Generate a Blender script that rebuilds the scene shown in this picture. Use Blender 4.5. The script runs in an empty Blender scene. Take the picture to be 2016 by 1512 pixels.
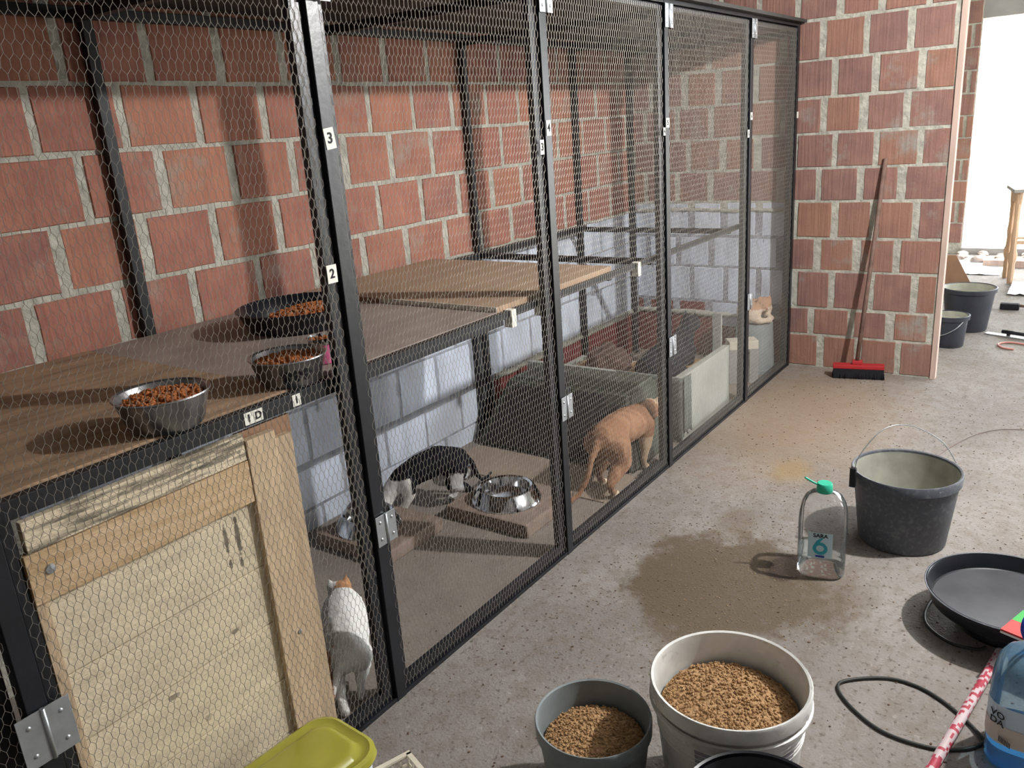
import bpy, bmesh, math, random
from mathutils import Vector, Matrix, noise
PI = math.pi
S = bpy.context.scene
COL = S.collection
rnd = random.Random(7)

# ---------------------------------------------------------------- camera
cam = bpy.data.cameras.new('camera'); co = bpy.data.objects.new('camera', cam); COL.objects.link(co)
S.camera = co
yaw, pitch, roll = math.radians(36.15), math.radians(17.46), math.radians(-4.166)
fw = Vector((math.cos(yaw)*math.cos(pitch), math.sin(yaw)*math.cos(pitch), -math.sin(pitch)))
rt = Vector((math.sin(yaw), -math.cos(yaw), 0)); up = rt.cross(fw)
r2 = math.cos(roll)*rt + math.sin(roll)*up
u2 = -math.sin(roll)*rt + math.cos(roll)*up
M = Matrix((r2, u2, -fw)).transposed().to_4x4(); M.translation = Vector((0, 0, 1.5))
co.matrix_world = M
cam.sensor_width = 36; cam.sensor_fit = 'HORIZONTAL'; cam.lens = 1606.85/2016*36
cam.clip_start = .02; cam.clip_end = 200

# ---------------------------------------------------------------- world, light, exposure
w = bpy.data.worlds.new('overcast_sky'); S.world = w; w.use_nodes = True
bg = w.node_tree.nodes['Background']; bg.inputs[0].default_value = (.93, .97, 1, 1); bg.inputs[1].default_value = 11.0
def lamp(name, loc, power, radius, col):
    l = bpy.data.lights.new(name, 'POINT'); l.energy = power; l.shadow_soft_size = radius; l.color = col
    o = bpy.data.objects.new(name, l); COL.objects.link(o); o.location = loc; return o
lamp('ceiling_bulb', (2.98, -0.58, 2.33), 205, .035, (1, .985, .965))
S.view_settings.view_transform = 'Standard'; S.view_settings.look = 'None'
S.view_settings.gamma = 1; S.view_settings.use_curve_mapping = False
S.view_settings.exposure = 0.66

# ---------------------------------------------------------------- materials
def lin(c):
    return tuple((x/255/12.92) if x/255 <= .04045 else ((x/255+.055)/1.055)**2.4 for x in c) + (1,)
def mat(name, col, rough=.6, metal=0, var=.12, scale=12, bump=.0, bscale=60, stretch=(1,1,1), col2=None, spec=.4, coat=0, trans=0, ior=1.45, contrast=(.3,.7), rand=0):
    m = bpy.data.materials.new(name); m.use_nodes = True; nt = m.node_tree; N = nt.nodes; L = nt.links
    b = N['Principled BSDF']; b.inputs['Roughness'].default_value = rough; b.inputs['Metallic'].default_value = metal
    b.inputs['Specular IOR Level'].default_value = spec; b.inputs['Coat Weight'].default_value = coat
    b.inputs['Transmission Weight'].default_value = trans; b.inputs['IOR'].default_value = ior
    tc = N.new('ShaderNodeNewGeometry'); mp = N.new('ShaderNodeMapping'); mp.inputs['Scale'].default_value = stretch
    L.new(tc.outputs['Position'], mp.inputs[0])
    nz = N.new('ShaderNodeTexNoise'); nz.inputs['Scale'].default_value = scale; nz.inputs['Detail'].default_value = 4
    L.new(mp.outputs[0], nz.inputs[0])
    cr = N.new('ShaderNodeValToRGB'); cr.color_ramp.elements[0].position = contrast[0]; cr.color_ramp.elements[1].position = contrast[1]
    c = lin(col)
    cr.color_ramp.elements[0].color = tuple(x*(1-var) for x in c[:3]) + (1,)
    cr.color_ramp.elements[1].color = lin(col2) if col2 else tuple(min(1, x*(1+var)) for x in c[:3]) + (1,)
    L.new(nz.outputs[0], cr.inputs[0])
    out = cr.outputs[0]
    if rand:
        oi = N.new('ShaderNodeObjectInfo'); hv = N.new('ShaderNodeHueSaturation')
        mr = N.new('ShaderNodeMapRange'); mr.inputs[3].default_value = 1-rand; mr.inputs[4].default_value = 1+rand
        L.new(oi.outputs['Random'], mr.inputs[0]); L.new(mr.outputs[0], hv.inputs['Value']); L.new(out, hv.inputs['Color']); out = hv.outputs[0]
    L.new(out, b.inputs['Base Color'])
    if bump:
        n2 = N.new('ShaderNodeTexNoise'); n2.inputs['Scale'].default_value = bscale; n2.inputs['Detail'].default_value = 5
        L.new(mp.outputs[0], n2.inputs[0]); bp = N.new('ShaderNodeBump'); bp.inputs['Strength'].default_value = bump; bp.inputs['Distance'].default_value = .01
        L.new(n2.outputs[0], bp.inputs['Height']); L.new(bp.outputs[0], b.inputs['Normal'])
    return m

def mix(nt, fac, a, b, blend='MIX'):
    n = nt.nodes.new('ShaderNodeMix'); n.data_type = 'RGBA'; n.blend_type = blend
    for sock, v in ((0, fac), (6, a), (7, b)):
        if hasattr(v, 'links'): nt.links.new(v, n.inputs[sock])
        else: n.inputs[sock].default_value = v
    return n.outputs[2]
def noisef(nt, vec, scale, lo, hi, detail=4, rough=.55):
    n = nt.nodes.new('ShaderNodeTexNoise'); n.inputs['Scale'].default_value = scale; n.inputs['Detail'].default_value = detail; n.inputs['Roughness'].default_value = rough
    nt.links.new(vec, n.inputs[0]); r = nt.nodes.new('ShaderNodeMapRange'); r.inputs[1].default_value = lo; r.inputs[2].default_value = hi
    nt.links.new(n.outputs[0], r.inputs[0]); return r.outputs[0]
def mth(nt, op, a, b=None, clamp=False):
    n = nt.nodes.new('ShaderNodeMath'); n.operation = op; n.use_clamp = clamp
    for i, v in enumerate((a, b)):
        if v is None: continue
        if hasattr(v, 'links'): nt.links.new(v, n.inputs[i])
        else: n.inputs[i].default_value = v
    return n.outputs[0]

def add_stain(m, spots, col):
    nt = m.node_tree; b = nt.nodes['Principled BSDF']; src = b.inputs['Base Color'].links[0].from_socket
    g = nt.nodes.new('ShaderNodeNewGeometry'); sep = nt.nodes.new('ShaderNodeSeparateXYZ'); nt.links.new(g.outputs['Position'], sep.inputs[0])
    wob = noisef(nt, g.outputs['Position'], 90, .2, .8, 4)
    for cx, cz, rx, rz, amt in spots:
        dx = mth(nt, 'DIVIDE', mth(nt, 'SUBTRACT', sep.outputs[0], cx), rx); dz = mth(nt, 'DIVIDE', mth(nt, 'SUBTRACT', sep.outputs[2], cz), rz)
        d = mth(nt, 'ADD', mth(nt, 'SQRT', mth(nt, 'ADD', mth(nt, 'MULTIPLY', dx, dx), mth(nt, 'MULTIPLY', dz, dz))), mth(nt, 'MULTIPLY', mth(nt, 'SUBTRACT', wob, .5), 1.1))
        r = nt.nodes.new('ShaderNodeMapRange'); r.inputs[1].default_value = 1.15; r.inputs[2].default_value = .8; r.inputs[4].default_value = amt
        nt.links.new(d, r.inputs[0]); src = mix(nt, r.outputs[0], src, lin(col))
    nt.links.new(src, b.inputs['Base Color'])
def brick_mat(name, cols, smear, smear_col, bump=.35):
    m = bpy.data.materials.new(name); m.use_nodes = True; nt = m.node_tree; N = nt.nodes; L = nt.links
    b = N['Principled BSDF']; b.inputs['Roughness'].default_value = .92; b.inputs['Specular IOR Level'].default_value = .15
    g = N.new('ShaderNodeNewGeometry'); pos = g.outputs['Position']
    oi = N.new('ShaderNodeObjectInfo'); cr = N.new('ShaderNodeValToRGB'); L.new(oi.outputs['Random'], cr.inputs[0])
    els = cr.color_ramp.elements
    while len(els) < len(cols): els.new(.5)
    for i, c in enumerate(cols): els[i].position = i/(len(cols)-1); els[i].color = lin(c)
    f1 = noisef(nt, pos, 9, .35, .65)
    c = mix(nt, mth(nt, 'MULTIPLY', f1, .35), cr.outputs[0], lin(tuple(min(255, x*1.12+8) for x in cols[len(cols)//2])))
    mp = N.new('ShaderNodeMapping'); mp.inputs['Scale'].default_value = (60, 60, 3); L.new(pos, mp.inputs[0])   # combed vertical striations of hollow clay blocks
    f2 = noisef(nt, mp.outputs[0], 1.0, .3, .7, 2)
    c = mix(nt, mth(nt, 'MULTIPLY', f2, .22), c, lin((112, 76, 66)))
    f3 = noisef(nt, pos, 4.2, .565, .70, 7, .68)
    c = mix(nt, mth(nt, 'MULTIPLY', f3, smear), c, lin(smear_col))
    L.new(c, b.inputs['Base Color'])
    bp = N.new('ShaderNodeBump'); bp.inputs['Strength'].default_value = bump; bp.inputs['Distance'].default_value = .006
    hh = mth(nt, 'ADD', f2, mth(nt, 'MULTIPLY', noisef(nt, pos, 90, 0, 1), .8)); L.new(hh, bp.inputs['Height']); L.new(bp.outputs[0], b.inputs['Normal'])
    return m
BR_L = brick_mat('clay_brick', [(162,110,96),(150,101,90),(170,118,97),(144,100,92),(164,112,98)], .75, (158,146,134))
BR_F = brick_mat('dusty_clay_brick', [(140,108,100),(132,102,98),(152,114,96),(138,106,100),(132,104,100)], 1.0, (150,142,134))
BR_M = brick_mat('maroon_painted_brick', [(112,52,50),(104,50,48),(118,56,52)], .3, (110,84,76))
WHITE = mat('white_lime_paint', (200,208,222), .85, var=.16, scale=7, bump=.6, bscale=35, stretch=(1,1,.35), contrast=(.35,.6))
MORTAR = mat('grey_mortar', (176,174,162), .95, var=.22, scale=25, bump=.8, bscale=50)
PCOAT = mat('greyed_paint_coat', (150,154,164), .9, var=.3, scale=18, bump=.5)
MORTAR_D = mat('dark_open_joint', (58,54,50), .95, var=.3, scale=25, bump=.8, bscale=50)
CONC = mat('cast_concrete', (150,148,146), .9, var=.15, scale=5, bump=.3, bscale=40)
BLACK = mat('black_painted_steel', (26,28,33), .36, .0, var=.25, scale=9, bump=.06, bscale=60, spec=.6)
BLACKM = mat('dull_black_steel', (30,31,34), .55, .0, var=.25, scale=9, bump=.06, bscale=60, spec=.4)
GALV = mat('galvanised_steel', (176,180,184), .38, .75, var=.12, scale=30)
WIRE = mat('galvanised_wire', (160,154,145), .5, .3, var=.1, scale=40)
STEEL = mat('stainless_steel', (200,202,205), .13, 1, var=.04, scale=6)
STEELD = mat('scuffed_stainless_steel', (150,150,152), .34, .9, var=.25, scale=30)
PAPER = mat('white_paper', (226,224,214), .8, var=.04)
INK = mat('black_ink', (24,24,28), .7, var=.05)
PLY = mat('weathered_plywood', (158,130,104), .8, var=.3, scale=6, bump=.25, bscale=25, stretch=(1,5,1))
GREYB = mat('greyed_board', (146,132,124), .75, var=.22, scale=5, bump=.15, bscale=30)
ROOFB = mat('dark_roof_board', (64,62,60), .85, var=.2, scale=5)
TANB = mat('tan_fibreboard', (164,138,114), .75, var=.08, scale=4, bump=.05, bscale=40)
DOORW = mat('pale_pine', (200,186,160), .75, var=.14, scale=7, bump=.15, bscale=40, stretch=(1,1,7), rand=.06)
DOORF = mat('honey_pine', (190,160,120), .7, var=.18, scale=8, bump=.15, bscale=40, stretch=(1,1,8), col2=(200,174,142), rand=.05)
DOORG = mat('grey_weathered_pine', (172,160,138), .8, var=.6, scale=9, bump=.3, bscale=40, stretch=(1,1,9), contrast=(.38,.55), rand=.05)
DOORV = mat('honey_pine_upright', (180,158,130), .7, var=.16, scale=8, bump=.15, bscale=40, stretch=(8,8,1), rand=.06)
RUST = mat('rusty_edge', (120,84,52), .9, var=.3, scale=30)
KIB = mat('brown_kibble', (164,98,52), .75, var=.35, scale=120, rand=.0)
LITTER = mat('wood_pellet_litter', (184,142,98), .95, var=.25, scale=70, bump=1, bscale=160, col2=(206,168,124))
PINK = mat('pink_plastic', (214,104,148), .28, var=.04)
GREYP = mat('grey_bucket_plastic', (90,94,102), .5, var=.1, scale=70, bump=.05, col2=(124,126,128), contrast=(.5,.85))
GREYI = mat('dusty_bucket_inside', (160,160,148), .8, var=.22, scale=12)
SLATE = mat('slate_grey_plastic', (128,136,138), .4, var=.12, scale=18)
WBKT = mat('dirty_white_plastic', (208,208,204), .4, var=.12, scale=14, contrast=(.35,.6))
WPRINT = mat('faded_grey_print', (158,160,170), .5, var=.25, scale=20, contrast=(.4,.6))
BLKP = mat('black_plastic', (24,26,32), .3, var=.3, scale=12, spec=.5)
BLKI = mat('dusty_black_plastic', (66,66,70), .55, var=.25, scale=9)
NAVY = mat('mortar_bucket_plastic', (52,54,62), .5, var=.2, scale=9)
CEM = mat('wet_cement_water', (168,166,154), .25, var=.1, scale=5)
YEL = mat('yellow_translucent_lid', (152,148,58), .22, var=.1, scale=8, coat=.4)
WHP = mat('milky_plastic', (206,210,216), .35, var=.04)
CRM = mat('cream_plastic', (214,206,188), .5, var=.08)
RED = mat('red_plastic', (168,44,48), .45, var=.1)
BRIST = mat('black_bristles', (28,28,34), .9, var=.3, scale=200)
HANDLE = mat('worn_broom_handle', (122,98,88), .7, var=.25, scale=20)
GREEN = mat('mint_green_cap', (52,176,142), .4, var=.05)
BLUEC = mat('blue_cap', (40,66,168), .35, var=.05)
HOSE = mat('black_rubber_hose', (48,50,48), .5, var=.2)
GREENP = mat('green_print', (44,160,62), .4, var=.05)
REDP = mat('red_print', (178,52,48), .4, var=.08)
OLIVE = mat('olive_plastic', (70,74,64), .7, var=.15, scale=10)
DKMESH = mat('dark_purple_brown_fabric', (50,43,46), .95, var=.2, scale=60, bump=.5, bscale=200)
GREYSEAM = mat('blue_grey_strip', (88,94,98), .8, var=.12)
STYRO = mat('pale_grey_green_board', (158,160,152), .8, var=.14, scale=5, bump=.1)
CLOTH = mat('grey_green_cloth', (104,110,104), .95, var=.15, scale=20, bump=.3)
BED = mat('ochre_bedding', (166,132,92), .95, var=.22, scale=12, bump=.6, bscale=30)
BLANKET = mat('brown_fleece', (98,76,68), .95, var=.2, scale=20, bump=.6, bscale=60)
SLAB = mat('brown_paving_slab', (138,120,108), .9, var=.15, scale=18, bump=.4, bscale=60)
MATB = mat('tan_floor_board', (150,134,118), .85, var=.1, scale=5, bump=.1)
OLDW = mat('old_bleached_wood', (190,160,132), .8, var=.2, scale=9, bump=.2, stretch=(1,1,.2))
LATH = mat('pinkish_sawn_lath', (190,166,154), .85, var=.14, scale=9, stretch=(3,3,.4))
RUB = mat('dusty_rubble', (196,180,170), .95, var=.25, scale=12, bump=.5, rand=.2)
PALE = mat('sunlit_render', (226,218,196), .9, var=.04)
BROWNB = mat('brown_board', (140,108,84), .8, var=.18, scale=8)
def glassy(name, tint, fac, rough=.03, body=None, bodyf=0):
    m = bpy.data.materials.new(name); m.use_nodes = True; nt = m.node_tree; N = nt.nodes; L = nt.links
    for n in list(N):
        if n.type == 'BSDF_PRINCIPLED': N.remove(n)
    out = [n for n in N if n.type == 'OUTPUT_MATERIAL'][0]
    t = N.new('ShaderNodeBsdfTransparent'); t.inputs[0].default_value = tint + (1,); g = N.new('ShaderNodeBsdfGlossy'); g.inputs['Roughness'].default_value = rough
    fr = N.new('ShaderNodeLayerWeight'); fr.inputs[0].default_value = fac
    mx = N.new('ShaderNodeMixShader'); L.new(fr.outputs['Fresnel'], mx.inputs[0]); L.new(t.outputs[0], mx.inputs[1]); L.new(g.outputs[0], mx.inputs[2]); last = mx.outputs[0]
    if body:
        d = N.new('ShaderNodeBsdfDiffuse'); d.inputs[0].default_value = lin(body); m2 = N.new('ShaderNodeMixShader'); m2.inputs[0].default_value = bodyf; L.new(last, m2.inputs[1]); L.new(d.outputs[0], m2.inputs[2]); last = m2.outputs[0]
    L.new(last, out.inputs[0]); return m
GLASS = glassy('clear_bottle_plastic', (.975, .98, .98), .2, .04, (206,210,210), .05)
BGLASS = glassy('blue_bottle_plastic', (.74, .88, .95), .3, .06, (150,190,214), .22)
WATER = glassy('water', (.96, .985, .99), .25, .02, (205,214,214), .10)
BWATER = glassy('blue_tinted_water', (.45, .74, .92), .35, .05, (70,150,205), .45)
LABEL = mat('pale_blue_label', (196,222,232), .5, var=.03)
TEAL = mat('teal_print', (52,168,190), .5, var=.05)
LBL2 = mat('white_blue_label', (190,206,218), .5, var=.05)
LBL3 = mat('beige_label', (196,186,176), .5, var=.08)
STICKW = mat('white_patterned_foil', (190,172,174), .4, var=.06)
STICKR = mat('red_patterned_foil', (164,60,76), .4, var=.1)
CEIL = mat('ceiling_concrete', (150,150,150), .9, var=.1, scale=3)

def floor_mat():
    m = bpy.data.materials.new('dusty_concrete_floor'); m.use_nodes = True; nt = m.node_tree; N = nt.nodes; L = nt.links
    b = N['Principled BSDF']; b.inputs['Roughness'].default_value = .85; b.inputs['Specular IOR Level'].default_value = .25
    g = N.new('ShaderNodeNewGeometry'); pos = g.outputs['Position']
    c = mix(nt, noisef(nt, pos, 2.2, .35, .65), lin((126,120,115)), lin((144,139,134)))
    c = mix(nt, mth(nt, 'MULTIPLY', noisef(nt, pos, 16, .47, .62, 7, .7), .55), c, lin((118,106,96)))
    c = mix(nt, mth(nt, 'MULTIPLY', noisef(nt, pos, 62, .57, .68, 4), .7), c, lin((86,74,64)))
    c = mix(nt, mth(nt, 'MULTIPLY', noisef(nt, pos, 45, .62, .72, 3), .35), c, lin((176,170,162)))
    sep = N.new('ShaderNodeSeparateXYZ'); L.new(pos, sep.inputs[0]); X, Y = sep.outputs[0], sep.outputs[1]
    wob = noisef(nt, pos, 5, .2, .8, 6, .7)
    def blob(cx, cy, rx, ry, soft, amt, col, c, wamt=.9):
        dx = mth(nt, 'DIVIDE', mth(nt, 'SUBTRACT', X, cx), rx); dy = mth(nt, 'DIVIDE', mth(nt, 'SUBTRACT', Y, cy), ry)
        d = mth(nt, 'SQRT', mth(nt, 'ADD', mth(nt, 'MULTIPLY', dx, dx), mth(nt, 'MULTIPLY', dy, dy)))
        d = mth(nt, 'ADD', d, mth(nt, 'MULTIPLY', mth(nt, 'SUBTRACT', wob, .5), wamt))
        r = N.new('ShaderNodeMapRange'); r.inputs[1].default_value = 1+soft; r.inputs[2].default_value = 1-soft; r.inputs[4].default_value = amt
        L.new(d, r.inputs[0]); return mix(nt, r.outputs[0], c, lin(col))
    # inside the cage: browner, worn floor
    r = N.new('ShaderNodeMapRange'); r.inputs[1].default_value = 1.44; r.inputs[2].default_value = 1.47; r.inputs[4].default_value = .62; L.new(Y, r.inputs[0])
    c = mix(nt, r.outputs[0], c, mix(nt, noisef(nt, pos, 6, .3, .7), lin((132,121,113)), lin((150,139,128))))
    c = blob(4.0, 1.12, .75, .42, .5, .55, (156,132,104), c, .5)       # ochre dust by the far wall
    c = blob(3.3, .95, .12, .08, .5, .6, (150,124,82), c)
    c = blob(2.32, .86, .33, .30, .16, .86, (92,79,63), c, 1.2)       # wet patch scattered with litter
    c = blob(2.27, 1.02, .16, .16, .3, .6, (96,84,68), c, 1.6)
    c = blob(2.02, .86, .13, .18, .35, .6, (98,86,70), c, 2.0)
    c = blob(2.42, .62, .20, .16, .3, .45, (98,86,70), c, 1.8)
    c = blob(2.75, .98, .14, .07, .4, .55, (104,92,74), c, 1.4)
    c = blob(1.47, 1.02, .10, .05, .25, .55, (96,86,76), c, .8)
    c = blob(2.5, .73, .085, .06, .12, .8, (62,50,45), c, .3)
    L.new(c, b.inputs['Base Color'])
    bp = N.new('ShaderNodeBump'); bp.inputs['Strength'].default_value = .5; bp.inputs['Distance'].default_value = .006
    L.new(mth(nt, 'ADD', noisef(nt, pos, 18, 0, 1, 8, .7), noisef(nt, pos, 120, 0, 1, 3)), bp.inputs['Height']); L.new(bp.outputs[0], b.inputs['Normal'])
    return m
FLOOR = floor_mat()
def add_marks(m, scale, lo, hi, amt, col):
    nt = m.node_tree; b = nt.nodes['Principled BSDF']; src = b.inputs['Base Color'].links[0].from_socket
    g = nt.nodes.new('ShaderNodeNewGeometry'); mp = nt.nodes.new('ShaderNodeMapping'); mp.inputs['Scale'].default_value = scale; nt.links.new(g.outputs['Position'], mp.inputs[0])
    f = noisef(nt, mp.outputs[0], 1, lo, hi, 5, .6); nt.links.new(mix(nt, mth(nt, 'MULTIPLY', f, amt), src, lin(col)), b.inputs['Base Color'])
add_marks(WHITE, (14, 14, 6), .66, .70, .7, (84, 86, 92)); add_marks(WHITE, (3, 3, 2.2), .55, .75, .35, (150, 150, 146))
add_marks(WBKT, (16, 16, 22), .60, .68, .5, (140, 140, 138)); add_marks(GREYP, (55, 55, 40), .70, .74, .55, (170, 170, 168))
add_marks(TANB, (5, 5, 5), .62, .7, .3, (140, 120, 104)); add_marks(GREYB, (60, 60, 60), .66, .72, .5, (90, 74, 66)); add_marks(PLY, (40, 40, 40), .64, .7, .5, (90, 70, 54))
add_stain(DOORW, [(.925, .68, .005, .035, .8), (.925, .62, .004, .012, .8), (.955, .675, .006, .045, .85), (.953, .61, .005, .014, .8), (.905, .46, .012, .006, .6), (.735, .40, .012, .006, .6), (.80, .30, .010, .007, .4)], (64, 56, 50))
add_stain(DOORG, [(.80, .88, .09, .006, .6), (.93, .868, .06, .007, .7), (.68, .862, .05, .005, .5)], (70, 66, 58))

# ---------------------------------------------------------------- geometry helpers
def link(name, me, m, parent=None):
    o = bpy.data.objects.new(name, me)
    if m is not None and not len(me.materials):
        for q in (m if isinstance(m, (list, tuple)) else [m]): me.materials.append(q)
    COL.objects.link(o)
    if parent is not None: o.parent = parent
    return o
def fin(name, bm, m, parent=None, smooth=False, off=(0,0,0)):
    if off != (0,0,0): bmesh.ops.translate(bm, vec=Vector(off), verts=bm.verts)
    bmesh.ops.recalc_face_normals(bm, faces=bm.faces)
    me = bpy.data.meshes.new(name); bm.to_mesh(me); bm.free()
    if smooth:
        me.polygons.foreach_set('use_smooth', [True]*len(me.polygons))
        try: me.set_sharp_from_angle(angle=math.radians(40))
        except Exception: pass
    return link(name, me, m, parent)
def box(bm, lo, hi, mtx=None, bev=0, mi=0):
    vs = [bm.verts.new((x, y, z)) for x in (lo[0], hi[0]) for y in (lo[1], hi[1]) for z in (lo[2], hi[2])]
    fs = [bm.faces.new([vs[i] for i in f]) for f in ((0,1,3,2),(4,6,7,5),(0,4,5,1),(2,3,7,6),(0,2,6,4),(1,5,7,3))]
    if bev:
        es = list({e for f in fs for e in f.edges})
        r = bmesh.ops.bevel(bm, geom=es, offset=bev, segments=2, affect='EDGES', profile=.6)
        vs = list({v for f in r['faces'] for v in f.verts} | {v for v in vs if v.is_valid}); fs = r['faces']
        allf = {f for v in vs for f in v.link_faces}
        for f in allf: f.material_index = mi
    else:
        for f in fs: f.material_index = mi
    if mtx is not None: bmesh.ops.transform(bm, matrix=mtx, verts=vs)
    return vs
def BX(name, lo, hi, m, parent=None, bev=0, off=None, mtx=None):
    bm = bmesh.new(); box(bm, lo, hi, mtx, bev)
    return fin(name, bm, m, parent, off=off or (0,0,0))
def lathe(bm, prof, c=(0,0,0), n=40, sx=1, sy=1, mi=0, jit=0):
    rings = []
    for r, z in prof:
        if r <= 1e-6: rings.append([bm.verts.new((c[0], c[1], c[2]+z))])
        else: rings.append([bm.verts.new((c[0]+r*sx*math.cos(2*PI*i/n), c[1]+r*sy*math.sin(2*PI*i/n), c[2]+z)) for i in range(n)])
    for a, b in zip(rings, rings[1:]):
        for i in range(n):
            j = (i+1) % n
            if len(a) == 1 and len(b) == 1: continue
            if len(a) == 1: f = bm.faces.new((a[0], b[i], b[j]))
            elif len(b) == 1: f = bm.faces.new((a[i], b[0], a[j]))
            else: f = bm.faces.new((a[i], b[i], b[j], a[j]))
            f.material_index = mi; f.smooth = True
def LT(name, prof, m, parent=None, n=40, off=(0,0,0), **k):
    bm = bmesh.new(); lathe(bm, prof, (0,0,0), n, **k)
    return fin(name, bm, m, parent, smooth=True, off=off)
def tube(bm, pts, r, n=8, closed=False, mi=0, cap=True):
    pts = [Vector(p) for p in pts]; rings = []; N = len(pts)
    rr = r if isinstance(r, (list, tuple)) else [r]*N
    prev = None
    for i, p in enumerate(pts):
        a = pts[i-1] if (i > 0 or closed) else p; b = pts[(i+1) % N] if (i < N-1 or closed) else p
        t = (b-a).normalized() if (b-a).length > 1e-9 else Vector((0,0,1))
        if prev is None: prev = Vector((0,0,1)) if abs(t.z) < .9 else Vector((1,0,0))
        s = t.cross(prev).normalized(); q = s.cross(t).normalized(); prev = q
        rings.append([bm.verts.new(p + rr[i]*(math.cos(2*PI*k/n)*s + math.sin(2*PI*k/n)*q)) for k in range(n)])
    for i in range(N if closed else N-1):
        a, b = rings[i], rings[(i+1) % N]
        for k in range(n):
            f = bm.faces.new((a[k], a[(k+1) % n], b[(k+1) % n], b[k])); f.material_index = mi; f.smooth = True
    if cap and not closed:
        for R in (rings[0], rings[-1]):
            f = bm.faces.new(R); f.material_index = mi
def TB(name, pts, r, m, parent=None, n=8, closed=False, off=(0,0,0)):
    bm = bmesh.new(); tube(bm, pts, r, n, closed); return fin(name, bm, m, parent, off=off)
def prism(bm, poly, z0, z1, mtx=None, mi=0):
    a = [bm.verts.new((x, y, z0)) for x, y in poly]; b = [bm.verts.new((x, y, z1)) for x, y in poly]
    fs = [bm.faces.new(a), bm.faces.new(b)]
    for i in range(len(poly)):
        j = (i+1) % len(poly); fs.append(bm.faces.new((a[i], a[j], b[j], b[i])))
    for f in fs: f.material_index = mi
    if mtx is not None: bmesh.ops.transform(bm, matrix=mtx, verts=a+b)
def smooth_path(pts, n=6, closed=False):
    P = [Vector(p) for p in pts]; out = []; N = len(P)
    for i in range(N if closed else N-1):
        p0 = P[(i-1) % N] if (closed or i > 0) else P[i]; p1 = P[i]; p2 = P[(i+1) % N]; p3 = P[(i+2) % N] if (closed or i+2 < N) else p2
        for k in range(n):
            t = k/n
            out.append(.5*((2*p1)+(-p0+p2)*t+(2*p0-5*p1+4*p2-p3)*t*t+(-p0+3*p1-3*p2+p3)*t**3))
    if not closed: out.append(P[-1])
    return out
def thing(name, loc, label, cat, rz=0, group=None):
    o = bpy.data.objects.new(name, None); COL.objects.link(o); o.empty_display_size = .05
    o.location = loc; o.rotation_euler = (0, 0, rz); o['label'] = label; o['category'] = cat
    if group: o['group'] = group
    return o
def tag(o, label=None, cat=None, group=None, kind=None):
    for k, v in (('label', label), ('category', cat), ('group', group), ('kind', kind)):
        if v: o[k] = v
    return o
def text_mesh(s, size, m, name, parent, loc, rot, ext=.0006, bold=0):
    cu = bpy.data.curves.new('t', 'FONT'); cu.body = s; cu.size = size; cu.align_x = 'CENTER'; cu.align_y = 'CENTER'; cu.extrude = ext; cu.offset = bold
    t = bpy.data.objects.new('t', cu); COL.objects.link(t)
    me = bpy.data.meshes.new_from_object(t.evaluated_get(bpy.context.evaluated_depsgraph_get()))
    bpy.data.objects.remove(t); bpy.data.curves.remove(cu)
    o = link(name, me, None, parent); me.materials.clear(); me.materials.append(m); o.location = loc; o.rotation_euler = rot
    return o

# ---------------------------------------------------------------- the setting
def struct(name, lo, hi, m, **k):
    o = BX(name, lo, hi, m, **k); o['kind'] = 'structure'; return o
struct('floor', (-2.2, -3.2, -.1), (9.6, 2.7, 0), FLOOR)
struct('ceiling', (-2.2, -3.2, 2.75), (9.4, 2.7, 2.85), CEIL)
WL = struct('wall_left', (-2.2, 2.4535, 0), (9.1, 2.7, 2.75), MORTAR)
WF = struct('wall_far', (4.8535, .66, 0), (5.0, 2.4535, 2.75), MORTAR)
struct('wall_right', (-2.2, -3.3, 0), (6.2, -3.2, 2.75), CONC); struct('wall_right', (8.8, -3.3, 0), (9.4, -3.2, 2.75), CONC)
struct('wall_right', (6.2, -3.3, 2.35), (8.8, -3.2, 2.75), CONC); struct('wall_right', (6.2, -3.3, 0), (8.8, -3.2, .1), CONC)  # unseen opening between these pieces, added so daylight brightens the far room
struct('wall_behind', (-2.3, -3.2, 0), (-2.2, 2.7, 2.75), CONC)
WE = struct('wall_outer', (9.1, 1.06, 0), (9.4, 2.7, 2.75), MORTAR)
struct('wall_outer', (9.1, -3.2, 0), (9.4, -2.0, 2.75), CONC)
struct('trim_1', (9.1, -2.0, 2.14), (9.4, 1.06, 2.75), CONC)
struct('trim_2', (9.08, -2.0, 0), (9.42, 1.06, .06), CONC)
# far lintel over the doorway beside the far wall
struct('trim_3', (4.842, .634, 0), (4.90, .6595, 2.75), LATH)
# ground outside
struct('ground', (9.6, -14, -.12), (30, 14, -.02), PALE); struct('ground', (-4, -14, -.12), (9.6, -3.3, -.02), PALE)

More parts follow.
